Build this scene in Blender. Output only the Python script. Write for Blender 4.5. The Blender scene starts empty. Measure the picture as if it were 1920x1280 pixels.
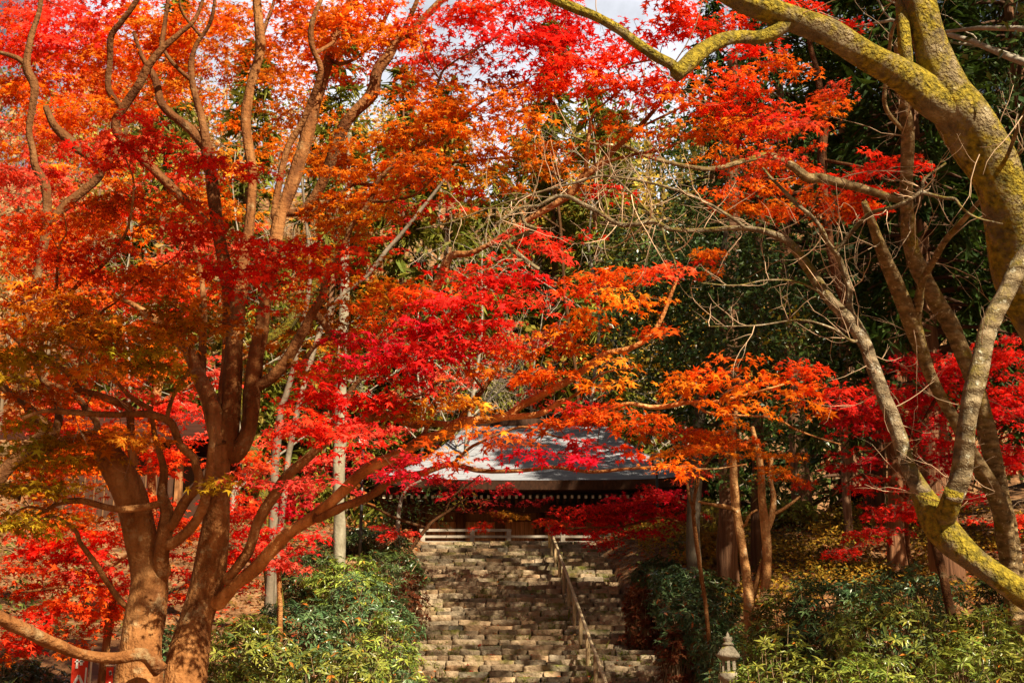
import bpy, math, random
import numpy as np
# ------------------------------------------------------------------ camera, sky, sun, exposure
SC = bpy.context.scene
F = 2667.0
PITCH = math.radians(16.4)
CP, SP = math.cos(PITCH), math.sin(PITCH)
cam = bpy.data.cameras.new("camera"); cam.lens = 50.0; cam.sensor_width = 36.0
cam.clip_end = 1000.0; cam.clip_start = 0.1
camo = bpy.data.objects.new("camera", cam); SC.collection.objects.link(camo)
camo.location = (0, 0, 0); camo.rotation_euler = (math.radians(90) + PITCH, 0, 0)
SC.camera = camo
SUN_EL, SUN_AZ = 41.0, 146.0            # azimuth from +Y towards +X: behind the camera, to the right
world = bpy.data.worlds.new("World"); SC.world = world; world.use_nodes = True
wn = world.node_tree
bg = wn.nodes["Background"]
sky = wn.nodes.new("ShaderNodeTexSky"); sky.sky_type = 'NISHITA'; sky.sun_disc = False
sky.sun_elevation = math.radians(SUN_EL); sky.sun_rotation = math.radians(SUN_AZ)
sky.dust_density = 2.0
tintn = wn.nodes.new('ShaderNodeMix'); tintn.data_type = 'RGBA'; tintn.blend_type = 'MULTIPLY'; tintn.inputs[0].default_value = 1.0
tintn.inputs[7].default_value = (.58, .46, .32, 1)          # the photograph's warm white balance
wn.links.new(sky.outputs[0], tintn.inputs[6]); 
# bright broken cloud over the northern half of the sky
tcw = wn.nodes.new('ShaderNodeTexCoord'); cn = wn.nodes.new('ShaderNodeTexNoise'); cn.inputs['Scale'].default_value = 3.2; cn.inputs['Detail'].default_value = 9; cn.inputs['Roughness'].default_value = .6
wn.links.new(tcw.outputs['Generated'], cn.inputs[0]); sxw = wn.nodes.new('ShaderNodeSeparateXYZ'); wn.links.new(tcw.outputs['Generated'], sxw.inputs[0])
mrw = wn.nodes.new('ShaderNodeMapRange'); dtw = wn.nodes.new('ShaderNodeVectorMath'); dtw.operation = 'DOT_PRODUCT'; dtw.inputs[1].default_value = (-.03, .87, .49); wn.links.new(tcw.outputs['Generated'], dtw.inputs[0])
mrw.inputs[1].default_value = .80; mrw.inputs[2].default_value = .97; mrw.inputs[3].default_value = -.5; mrw.inputs[4].default_value = .2; wn.links.new(dtw.outputs['Value'], mrw.inputs[0])
adw = wn.nodes.new('ShaderNodeMath'); wn.links.new(cn.outputs[0], adw.inputs[0]); wn.links.new(mrw.outputs[0], adw.inputs[1])
mcw = wn.nodes.new('ShaderNodeMapRange'); mcw.inputs[1].default_value = .52; mcw.inputs[2].default_value = .78; wn.links.new(adw.outputs[0], mcw.inputs[0])
clw = wn.nodes.new('ShaderNodeMix'); clw.data_type = 'RGBA'; wn.links.new(mcw.outputs[0], clw.inputs[0]); wn.links.new(tintn.outputs[2], clw.inputs[6]); clw.inputs[7].default_value = (9.5, 9.8, 10.6, 1)
wn.links.new(clw.outputs[2], bg.inputs[0]); bg.inputs[1].default_value = 0.05
sun = bpy.data.lights.new("sun", 'SUN'); sun.energy = 5.0; sun.angle = math.radians(0.55); sun.color = (1.0, 0.86, 0.60)
suno = bpy.data.objects.new("sun", sun); SC.collection.objects.link(suno)
SUND = np.array([math.sin(math.radians(SUN_AZ)) * math.cos(math.radians(SUN_EL)),
                 math.cos(math.radians(SUN_AZ)) * math.cos(math.radians(SUN_EL)), math.sin(math.radians(SUN_EL))])
from mathutils import Vector
suno.rotation_euler = Vector(-SUND).to_track_quat('-Z', 'Y').to_euler(); suno.location = (20, -20, 30)
vs = SC.view_settings; vs.view_transform = 'Standard'; vs.look = 'None'; vs.gamma = 1.0; vs.use_curve_mapping = False
vs.exposure = 1.15
SC.cycles.max_bounces = 6; SC.cycles.diffuse_bounces = 4; SC.cycles.glossy_bounces = 2; SC.cycles.transmission_bounces = 4
SC.cycles.use_denoising = True
SC.cycles.sample_clamp_indirect = 6.0

# ------------------------------------------------------------------ small tools
rng = np.random.default_rng(7)
def nrm(v):
    return v / np.maximum(np.linalg.norm(v, axis=-1, keepdims=True), 1e-9)
def at(px, py, Y):
    """photo pixel (1920 wide) at forward distance Y -> world point, and metres per pixel there"""
    px = np.asarray(px, float); py = np.asarray(py, float); Y = np.asarray(Y, float)
    u = (px - 960) / F; v = (640 - py) / F
    s = Y / (CP - v * SP)
    return np.stack([u * s, np.broadcast_to(Y, u.shape) * 1.0, (SP + v * CP) * s], -1), s / F
def cxl(Y):
    return 0.26 - 0.0213 * (np.asarray(Y, float) - 27)
def sm(a, b, x):
    t = np.clip((x - a) / (b - a), 0, 1); return t * t * (3 - 2 * t)
def lump(X, Y, k=1.0):
    return (np.sin(X * .9 * k + Y * .4 * k + 1.3) + np.sin(Y * 1.1 * k - X * .7 * k + .4) + np.sin(X * 2.3 * k + 2.0) * .5 + np.sin(Y * 2.1 * k + X * 1.1 * k) * .5) / 3
HY = 67.0
def ground(X, Y):
    X = np.asarray(X, float); Y = np.asarray(Y, float)
    zc = np.where(Y < 17.3, -1.6, np.minimum(-1.6 + .308 * (Y - 17.3), 6.35))
    hill = np.maximum(0, np.minimum(Y, 300) - HY); zc = zc + np.where(hill < 52, hill * .8, 41.6 + 6 * (1 - np.exp(-(hill - 52) / 12)) - .25 * np.maximum(0, hill - 70))
    off = X - cxl(np.clip(Y, 0, 50)); side = np.maximum(0, np.abs(off) - 2.55)
    win = sm(8, 14, Y) * (1 - sm(40, 46, Y))
    z = zc + win * (0.95 * (1 - np.exp(-side / 1.1)))
    far = np.maximum(0, side - 7) * (1 - .6 * sm(42, 50, Y))
    z = z + .22 * far * sm(8, 22, Y)
    z = z + .10 * lump(X, Y) * sm(0, 2, side) + .05 * lump(X, Y, 2.7) * sm(0, 2, side)
    on = (side <= 0) & (Y > 16.5) & (Y < 43.0)
    return np.where(on, z - .35, z)
def smooth_path(P, n):
    """Catmull-Rom through rows of P, n samples"""
    P = np.asarray(P, float)
    if len(P) == 2:
        t = np.linspace(0, 1, n)[:, None]; return P[0] * (1 - t) + P[1] * t
    Q = np.vstack([2 * P[0] - P[1], P, 2 * P[-1] - P[-2]])
    m = len(P) - 1
    t = np.linspace(0, m - 1e-6, n); i = t.astype(int); f = (t - i)[:, None]
    a, b, c, d = Q[i], Q[i + 1], Q[i + 2], Q[i + 3]
    return .5 * ((2 * b) + (c - a) * f + (2 * a - 5 * b + 4 * c - d) * f ** 2 + (3 * b - a - 3 * c + d) * f ** 3)

class Geo:
    def __init__(s): s.V = []; s.Q = []; s.T = []; s.C = []; s.n = 0
    def add(s, V, Q=None, T=None, C=None):
        V = np.asarray(V, float).reshape(-1, 3)
        if Q is not None and len(Q): s.Q.append(np.asarray(Q, np.int64).reshape(-1, 4) + s.n)
        if T is not None and len(T): s.T.append(np.asarray(T, np.int64).reshape(-1, 3) + s.n)
        s.V.append(V)
        if C is None: C = np.ones((len(V), 3))
        C = np.asarray(C, float)
        if C.ndim == 1: C = np.broadcast_to(C, (len(V), 3))
        s.C.append(C); s.n += len(V)
    def box(s, lo, hi, C=None, rot=None, piv=None):
        lo = np.array(lo, float); hi = np.array(hi, float)
        V = np.array([[x, y, z] for z in (0, 1) for y in (0, 1) for x in (0, 1)], float) * (hi - lo) + lo
        if rot is not None:
            a = np.array(piv if piv is not None else (lo + hi) / 2); V = (V - a) @ rot.T + a
        s.add(V, [[0, 2, 3, 1], [4, 5, 7, 6], [0, 1, 5, 4], [1, 3, 7, 5], [3, 2, 6, 7], [2, 0, 4, 6]], C=C)
    def tube(s, P, R, k=8, C=None, bump=0.0, cap=True, seed=0):
        P = np.asarray(P, float); R = np.asarray(R, float); n = len(P)
        t = nrm(np.gradient(P, axis=0))
        ax = np.eye(3)[np.argmin(np.abs(t).max(0))]
        b = nrm(np.cross(t, ax)); c = np.cross(b, t)
        th = np.arange(k) * 2 * math.pi / k
        RR = np.repeat(R[:, None], k, 1)
        if bump:
            L = np.concatenate([[0], np.cumsum(np.linalg.norm(np.diff(P, axis=0), axis=1))]) / max(R.mean(), .01)
            r = np.random.default_rng(seed + 11)
            for j in range(5):
                m = [1, 2, 3, 2, 4][j]; f = r.uniform(.15, .9); ph = r.uniform(0, 6.28, 2)
                RR = RR * (1 + bump * (1 if j < 3 else .6) * np.sin(m * th[None] + ph[0] + 1.2 * np.sin(f * .5 * L[:, None])) * np.sin(f * L[:, None] + ph[1]))
        V = P[:, None] + RR[..., None] * (np.cos(th)[None, :, None] * b[:, None] + np.sin(th)[None, :, None] * c[:, None])
        i = np.arange(n - 1)[:, None] * k; j = np.arange(k)[None]; j2 = (j + 1) % k
        Q = np.stack([i + j, i + j2, i + k + j2, i + k + j], -1).reshape(-1, 4)
        V = V.reshape(-1, 3); T = None
        if cap:
            V = np.vstack([V, P[-1:] + t[-1:] * R[-1] * .35, P[:1] - t[:1] * R[0] * .2])
            e = n * k; jj = np.arange(k); T = np.vstack([np.stack([(n - 1) * k + jj, (n - 1) * k + (jj + 1) % k, np.full(k, e)], -1),
                                                       np.stack([(jj + 1) % k, jj, np.full(k, e + 1)], -1)])
        if C is not None and np.ndim(C) == 2 and len(C) == n:
            C = np.repeat(C, k, 0)
            if cap: C = np.vstack([C, C[-1:], C[:1]])
        s.add(V, Q, T, C)
    def lathe(s, prof, c, k=12, C=None, rot=0.0):
        """prof [(r,z)...] about a vertical axis"""
        th = rot + np.arange(k) * 2 * math.pi / k
        V = np.array([[c[0] + r * math.cos(a), c[1] + r * math.sin(a), c[2] + z] for r, z in prof for a in th])
        n = len(prof); i = np.arange(n - 1)[:, None] * k; j = np.arange(k)[None]; j2 = (j + 1) % k
        s.add(V, np.stack([i + j, i + j2, i + k + j2, i + k + j], -1).reshape(-1, 4), C=C)
    def leaves(s, tmpl, c, n, d, size, col):
        V0, Q0 = tmpl
        n = nrm(n); d = nrm(d - n * (d * n).sum(-1, keepdims=True)); b = np.cross(d, n)
        size = np.broadcast_to(np.asarray(size, float), (len(c),))
        V = c[:, None] + size[:, None, None] * (V0[None, :, :1] * b[:, None] + V0[None, :, 1:2] * d[:, None] + V0[None, :, 2:] * n[:, None] * (.2 + 2.6 * ((np.arange(len(c)) * .618034) % 1) ** 1.5)[:, None, None])
        m = len(V0); Q = (np.arange(len(c)) * m)[:, None, None] + Q0[None]
        s.add(V.reshape(-1, 3), Q.reshape(-1, 4), C=np.repeat(col, m, 0))
    def build(s, name, mat, parent=None, smooth=False, base=(0, 0, 0)):
        V = np.concatenate(s.V) - np.asarray(base, float)
        q = np.concatenate(s.Q) if s.Q else np.zeros((0, 4), np.int64)
        t = np.concatenate(s.T) if s.T else np.zeros((0, 3), np.int64)
        me = bpy.data.meshes.new(name)
        me.vertices.add(len(V)); me.vertices.foreach_set("co", V.astype(np.float32).ravel())
        loops = np.concatenate([q.ravel(), t.ravel()]); me.loops.add(len(loops))
        me.loops.foreach_set("vertex_index", loops.astype(np.int32))
        tot = np.concatenate([np.full(len(q), 4), np.full(len(t), 3)]).astype(np.int32)
        st = np.concatenate([[0], np.cumsum(tot)[:-1]]).astype(np.int32)
        me.polygons.add(len(tot)); me.polygons.foreach_set("loop_start", st); me.polygons.foreach_set("loop_total", tot)
        me.polygons.foreach_set("use_smooth", np.full(len(tot), smooth))
        me.update(calc_edges=True)
        C = np.concatenate(s.C); a = me.color_attributes.new("tint", 'FLOAT_COLOR', 'POINT')
        a.data.foreach_set("color", np.hstack([C, np.ones((len(C), 1))]).astype(np.float32).ravel())
        me.materials.append(mat)
        o = bpy.data.objects.new(name, me); SC.collection.objects.link(o)
        if parent is not None: o.parent = parent
        else: o.location = base
        return o

def tag(o, label, cat, group=None):
    o["label"] = label; o["category"] = cat
    if group: o["group"] = group
    return o
def thing(name, label, cat, loc, group=None):
    o = bpy.data.objects.new(name, None); SC.collection.objects.link(o); o.location = tuple(float(v) for v in loc)
    o.empty_display_size = .2
    return tag(o, label, cat, group)

# ------------------------------------------------------------------ leaf shapes
def _maple():
    ang = [-118, -60, 0, 60, 118]; L = [.55, .86, 1.0, .86, .55]
    tips = [(math.sin(math.radians(a)) * l, math.cos(math.radians(a)) * l, -.16 * l) for a, l in zip(ang, L)]
    nang = [-165, -89, -30, 30, 89, 165]; NL = [.14, .27, .33, .33, .27, .14]
    nt = [(math.sin(math.radians(a)) * l, math.cos(math.radians(a)) * l, 0.0) for a, l in zip(nang, NL)]
    V = [(0, 0, 0.04)] + nt + tips
    return np.array(V), np.array([[0, 1 + i, 7 + i, 2 + i] for i in range(5)])
MAPLE = _maple()
def oval(w, fold=.03, droop=.12):
    return (np.array([(0, 0, 0), (-w, .45, .02), (0, .5, -fold), (w, .45, .02), (0, 1, -droop)]), np.array([[0, 2, 4, 1], [0, 3, 4, 2]]))
OVAL = oval(.24); LONG = oval(.13, .03, .16); BLADE = oval(.07, .02, .25); ROUND = oval(.36, .04, .05)
PAL = {
 'R': ((.74, .020, .014), (.76, .06, .018)), 'C': ((.56, .008, .034), (.66, .016, .030)), 'V': ((.74, .115, .012), (.68, .05, .010)),
 'O': ((.78, .26, .015), (.70, .15, .010)), 'B': ((.62, .18, .008), (.50, .11, .006)), 'Y': ((.82, .48, .05), (.72, .34, .025)),
 'L': ((.36, .26, .016), (.50, .20, .010)), 'G': ((.32, .36, .025), (.42, .28, .02)), 'P': ((.78, .15, .09), (.74, .045, .05)),
 'K': ((.30, .008, .02), (.36, .05, .03)),
}
def colours(r, key, m, per):
    """m sprays x per leaves of one hue mix"""
    a, b = np.array(PAL[key[0]]); 
    if len(key) > 1:
        a = np.array(PAL[key[0]]).mean(0) * .5 + a * .5; b2 = np.array(PAL[key[1]]).mean(0); b = b2 * .7 + b * .3
    t = np.clip(r.uniform(-.15, 1.15, m), 0, 1)[:, None, None]
    tl = np.clip(t + r.normal(0, .16, (m, per, 1)), 0, 1)
    c = a * (1 - tl) + b * tl
    return (c * np.exp(r.normal(0, .16, (m, 1, 1)) + r.normal(0, .2, (m, per, 1)))).reshape(-1, 3)

# ------------------------------------------------------------------ materials
def new_mat(name):
    m = bpy.data.materials.new(name); m.use_nodes = True; nt = m.node_tree
    for n in list(nt.nodes): nt.nodes.remove(n)
    out = nt.nodes.new("ShaderNodeOutputMaterial"); return m, nt, out
def N(nt, t, **k):
    n = nt.nodes.new(t)
    for a, v in k.items():
        if a.startswith("i_"):
            n.inputs[a[2:].replace("_", " ")].default_value = v
        else: setattr(n, a, v)
    return n
def ramp(nt, src, stops):
    r = nt.nodes.new("ShaderNodeValToRGB"); e = r.color_ramp.elements
    while len(e) < len(stops): e.new(.5)
    for x, (p, c) in zip(e, stops): x.position = p; x.color = (*c, 1)
    nt.links.new(src, r.inputs[0]); return r.outputs[0]
def leaf_mat(name, trans=.4, rough=.5, spec=.3, tb=1.0):
    m, nt, out = new_mat(name); L = nt.links.new
    a = N(nt, "ShaderNodeAttribute", attribute_name="tint")
    p = N(nt, "ShaderNodeBsdfPrincipled"); p.inputs["Roughness"].default_value = rough
    p.inputs["Specular IOR Level"].default_value = spec
    L(a.outputs["Color"], p.inputs["Base Color"])
    tr = N(nt, "ShaderNodeBsdfTranslucent"); g = N(nt, "ShaderNodeMix", data_type='RGBA', blend_type='MULTIPLY')
    g.inputs[0].default_value = 1.0; L(a.outputs["Color"], g.inputs[6]); g.inputs[7].default_value = (tb, tb * .92, tb * .8, 1)
    L(g.outputs[2], tr.inputs[0])
    x = N(nt, "ShaderNodeMixShader"); x.inputs[0].default_value = trans
    L(p.outputs[0], x.inputs[1]); L(tr.outputs[0], x.inputs[2]); L(x.outputs[0], out.inputs[0]); return m
def surf(name, stops, scale=(3, 3, 3), detail=8, rough=.85, bump=.3, bscale=None, moss=None, spec=.25, dist=0.0, attr=False, bdist=.02, lichen=None, rings=None, streak=None):
    """noise-coloured surface: stops ramp over stretched noise, optional moss and lichen patches, bump"""
    m, nt, out = new_mat(name); L = nt.links.new
    tc = N(nt, "ShaderNodeTexCoord")
    mp = N(nt, "ShaderNodeMapping"); mp.inputs["Scale"].default_value = scale; L(tc.outputs["Object"], mp.inputs[0])
    no = N(nt, "ShaderNodeTexNoise"); no.inputs["Scale"].default_value = 1.0; no.inputs["Detail"].default_value = detail
    no.inputs["Roughness"].default_value = .62; no.inputs["Distortion"].default_value = dist; L(mp.outputs[0], no.inputs[0])
    col = ramp(nt, no.outputs[0], stops)
    h = no.outputs[0]
    if rings:
        wv = N(nt, "ShaderNodeTexWave", wave_type='BANDS', bands_direction='Z'); wv.inputs["Scale"].default_value = rings
        wv.inputs["Distortion"].default_value = 3.5; wv.inputs["Detail"].default_value = 3; wv.inputs["Detail Scale"].default_value = 2.0
        L(tc.outputs["Object"], wv.inputs[0])
        g = N(nt, "ShaderNodeMix", data_type='RGBA', blend_type='MULTIPLY'); g.inputs[0].default_value = .22
        L(col, g.inputs[6]); L(wv.outputs[0], g.inputs[7]); col = g.outputs[2]
        ad = N(nt, "ShaderNodeMath", operation='ADD'); L(h, ad.inputs[0]); L(wv.outputs[1], ad.inputs[1]); h = ad.outputs[0]
    for spec_ in (lichen, moss):
        if not spec_: continue
        (c0, c1, sc, lo, hi, up) = spec_
        n2 = N(nt, "ShaderNodeTexNoise"); n2.inputs["Scale"].default_value = sc; n2.inputs["Detail"].default_value = 9
        n2.inputs["Roughness"].default_value = .7; L(tc.outputs["Object"], n2.inputs[0])
        v = n2.outputs[0]
        if up:
            ge = N(nt, "ShaderNodeNewGeometry"); sx = N(nt, "ShaderNodeSeparateXYZ"); L(ge.outputs["Normal"], sx.inputs[0])
            mu = N(nt, "ShaderNodeMath", operation='MULTIPLY_ADD'); mu.inputs[1].default_value = up; L(sx.outputs[2], mu.inputs[0]); L(v, mu.inputs[2]); v = mu.outputs[0]
        mr = N(nt, "ShaderNodeMapRange"); mr.inputs[1].default_value = lo; mr.inputs[2].default_value = hi; L(v, mr.inputs[0])
        n3 = N(nt, "ShaderNodeTexNoise"); n3.inputs["Scale"].default_value = sc * 6; n3.inputs["Detail"].default_value = 6; L(tc.outputs["Object"], n3.inputs[0])
        mc = ramp(nt, n3.outputs[0], [(.3, c0), (.7, c1)])
        g = N(nt, "ShaderNodeMix", data_type='RGBA'); L(mr.outputs[0], g.inputs[0]); L(col, g.inputs[6]); L(mc, g.inputs[7]); col = g.outputs[2]
        ad = N(nt, "ShaderNodeMath", operation='MULTIPLY_ADD'); ad.inputs[1].default_value = .8; L(n3.outputs[0], ad.inputs[0]); L(h, ad.inputs[2]); h = ad.outputs[0]
    if streak:
        m3 = N(nt, 'ShaderNodeMapping'); m3.inputs['Scale'].default_value = (streak, streak, streak * .09); L(tc.outputs['Object'], m3.inputs[0])
        n4 = N(nt, 'ShaderNodeTexNoise'); n4.inputs['Scale'].default_value = 1.0; n4.inputs['Detail'].default_value = 5; n4.inputs['Distortion'].default_value = .4; L(m3.outputs[0], n4.inputs[0])
        sc_ = ramp(nt, n4.outputs[0], [(.34, (.55, .48, .42)), (.5, (1, 1, 1))]); g = N(nt, 'ShaderNodeMix', data_type='RGBA', blend_type='MULTIPLY'); g.inputs[0].default_value = .75; L(col, g.inputs[6]); L(sc_, g.inputs[7]); col = g.outputs[2]
        ad = N(nt, 'ShaderNodeMath', operation='ADD'); L(h, ad.inputs[0]); L(n4.outputs[0], ad.inputs[1]); h = ad.outputs[0]
    if attr:
        a = N(nt, "ShaderNodeAttribute", attribute_name="tint"); g = N(nt, "ShaderNodeMix", data_type='RGBA', blend_type='MULTIPLY')
        g.inputs[0].default_value = 1.0; L(col, g.inputs[6]); L(a.outputs["Color"], g.inputs[7]); col = g.outputs[2]
    p = N(nt, "ShaderNodeBsdfPrincipled"); p.inputs["Roughness"].default_value = rough; p.inputs["Specular IOR Level"].default_value = spec
    L(col, p.inputs["Base Color"])
    if bump:
        if bscale:
            nb = N(nt, "ShaderNodeTexNoise"); nb.inputs["Scale"].default_value = bscale; nb.inputs["Detail"].default_value = 8; L(tc.outputs["Object"], nb.inputs[0])
            ad = N(nt, "ShaderNodeMath", operation='ADD'); L(h, ad.inputs[0]); L(nb.outputs[0], ad.inputs[1]); h = ad.outputs[0]
        b = N(nt, "ShaderNodeBump"); b.inputs["Strength"].default_value = bump; b.inputs["Distance"].default_value = bdist
        L(h, b.inputs["Height"]); L(b.outputs[0], p.inputs["Normal"])
    L(p.outputs[0], out.inputs[0]); return m
M = {}
M['maple'] = leaf_mat('maple_leaf', .45, .6, .06, 1.15)
M['glossy'] = leaf_mat('glossy_leaf', .15, .32, .5)
M['dull'] = leaf_mat('soft_leaf', .3, .6, .2)
M['smooth_bark'] = surf('smooth_bark', [(.3, (.13, .045, .012)), (.5, (.29, .12, .036)), (.72, (.48, .25, .10))], (3.5, 3.5, 2.0), detail=12, bump=.9, bscale=26, attr=True, bdist=.035, streak=11,
                        lichen=((.34, .23, .12), (.48, .36, .20), 3.4, .57, .68, 0))
M['mossy_bark'] = surf('mossy_bark', [(.3, (.07, .05, .028)), (.55, (.26, .195, .105)), (.78, (.58, .48, .32))], (6, 6, 5), detail=12, bump=1.0, bscale=34, attr=True, bdist=.05,
                       moss=((.06, .05, .004), (.46, .34, .03), 3.6, .39, .51, .08), lichen=((.48, .43, .31), (.62, .57, .42), 9, .60, .67, 0))
M['ring_bark'] = surf('ring_bark', [(.3, (.07, .05, .03)), (.52, (.25, .185, .115)), (.75, (.50, .41, .29))], (7, 7, 16), detail=10, bump=.9, bscale=34, attr=True, bdist=.03, rings=2.6,
                      moss=((.06, .05, .006), (.28, .21, .03), 2.6, .50, .62, .08), lichen=((.48, .46, .38), (.6, .57, .5), 15, .58, .64, 0))
M['grey_bark'] = surf('grey_bark', [(.3, (.16, .13, .10)), (.7, (.42, .38, .32))], (6, 6, 3), bump=.5, bscale=20, attr=True)
M['cedar_bark'] = surf('cedar_bark', [(.3, (.07, .03, .016)), (.55, (.20, .095, .05)), (.8, (.36, .2, .12))], (14, 14, .8), bump=.9, attr=True, bdist=.04)
M['twig'] = surf('twig_bark', [(.3, (.7, .7, .7)), (.7, (1, 1, 1))], (9, 9, 9), bump=0, attr=True)
M['ground'] = surf('leaf_litter', [(.3, (.05, .026, .012)), (.45, (.13, .06, .025)), (.55, (.26, .13, .06)), (.66, (.34, .2, .10)), (.8, (.12, .10, .03))], (2.2, 2.2, 2.2), detail=14, bump=.8, bscale=14, bdist=.08)
M['stone'] = surf('stair_stone', [(.28, (.12, .082, .052)), (.5, (.31, .225, .148)), (.72, (.50, .385, .27))], (2.6, 2.6, 2.6), detail=14, bump=.9, bscale=16, attr=True, bdist=.04,
                  moss=((.07, .075, .012), (.18, .16, .03), 1.5, .54, .68, .10))
M['lantern'] = surf('lantern_stone', [(.3, (.14, .12, .09)), (.7, (.38, .33, .26))], (9, 9, 9), bump=.5, bscale=40, moss=((.12, .12, .01), (.40, .36, .03), 6, .70, .85, .35))
M['roof'] = surf('bark_shingle_roof', [(.3, (.17, .18, .22)), (.55, (.27, .285, .345)), (.75, (.38, .395, .46))], (1.2, 9, 9), detail=10, rough=.5, bump=.5, spec=.5, bscale=9, bdist=.03)  # blue in the base colour also carries the sky's sheen
M['dark_roof'] = surf('dark_bark_roof', [(.3, (.025, .01, .007)), (.7, (.07, .026, .018))], (1.5, 8, 8), bump=.6, rough=1.0, spec=.04)
M['wood'] = surf('brown_timber', [(.3, (.14, .06, .025)), (.7, (.34, .17, .075))], (14, 14, 1.2), bump=.4, attr=True)
M['grey_wood'] = surf('weathered_timber', [(.3, (.26, .22, .18)), (.7, (.5, .44, .38))], (3, 20, 20), bump=.4, attr=True)
M['rail_wood'] = surf('rail_timber', [(.3, (.44, .32, .19)), (.7, (.66, .52, .35))], (9, 3, 9), bump=.4, attr=True)
M['dark_wood'] = surf('dark_timber', [(.3, (.035, .016, .01)), (.7, (.1, .045, .025))], (14, 14, 1.2), bump=.4)
M['pale'] = surf('pale_paint', [(.3, (.6, .52, .38)), (.7, (.78, .7, .55))], (9, 9, 9), bump=0)
M['white'] = surf('white_board', [(.3, (.74, .73, .7)), (.7, (.82, .81, .78))], (9, 9, 9), bump=0)
M['red_cloth'] = surf('red_cloth', [(.3, (.66, .03, .012)), (.7, (.74, .05, .02))], (6, 6, 6), bump=.2, bscale=60, rough=.8)
M['metal'] = surf('black_metal', [(.3, (.012, .012, .012)), (.7, (.03, .03, .03))], (9, 9, 9), bump=0, rough=.4, spec=.5)
M['brown_sheet'] = surf('brown_sheet_roof', [(.3, (.10, .042, .018)), (.7, (.17, .08, .035))], (1, 14, 14), bump=.3, rough=.6)
M['glass'] = surf('lamp_glass', [(.3, (.6, .58, .5)), (.7, (.7, .68, .6))], (9, 9, 9), bump=0, rough=.2)
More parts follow.
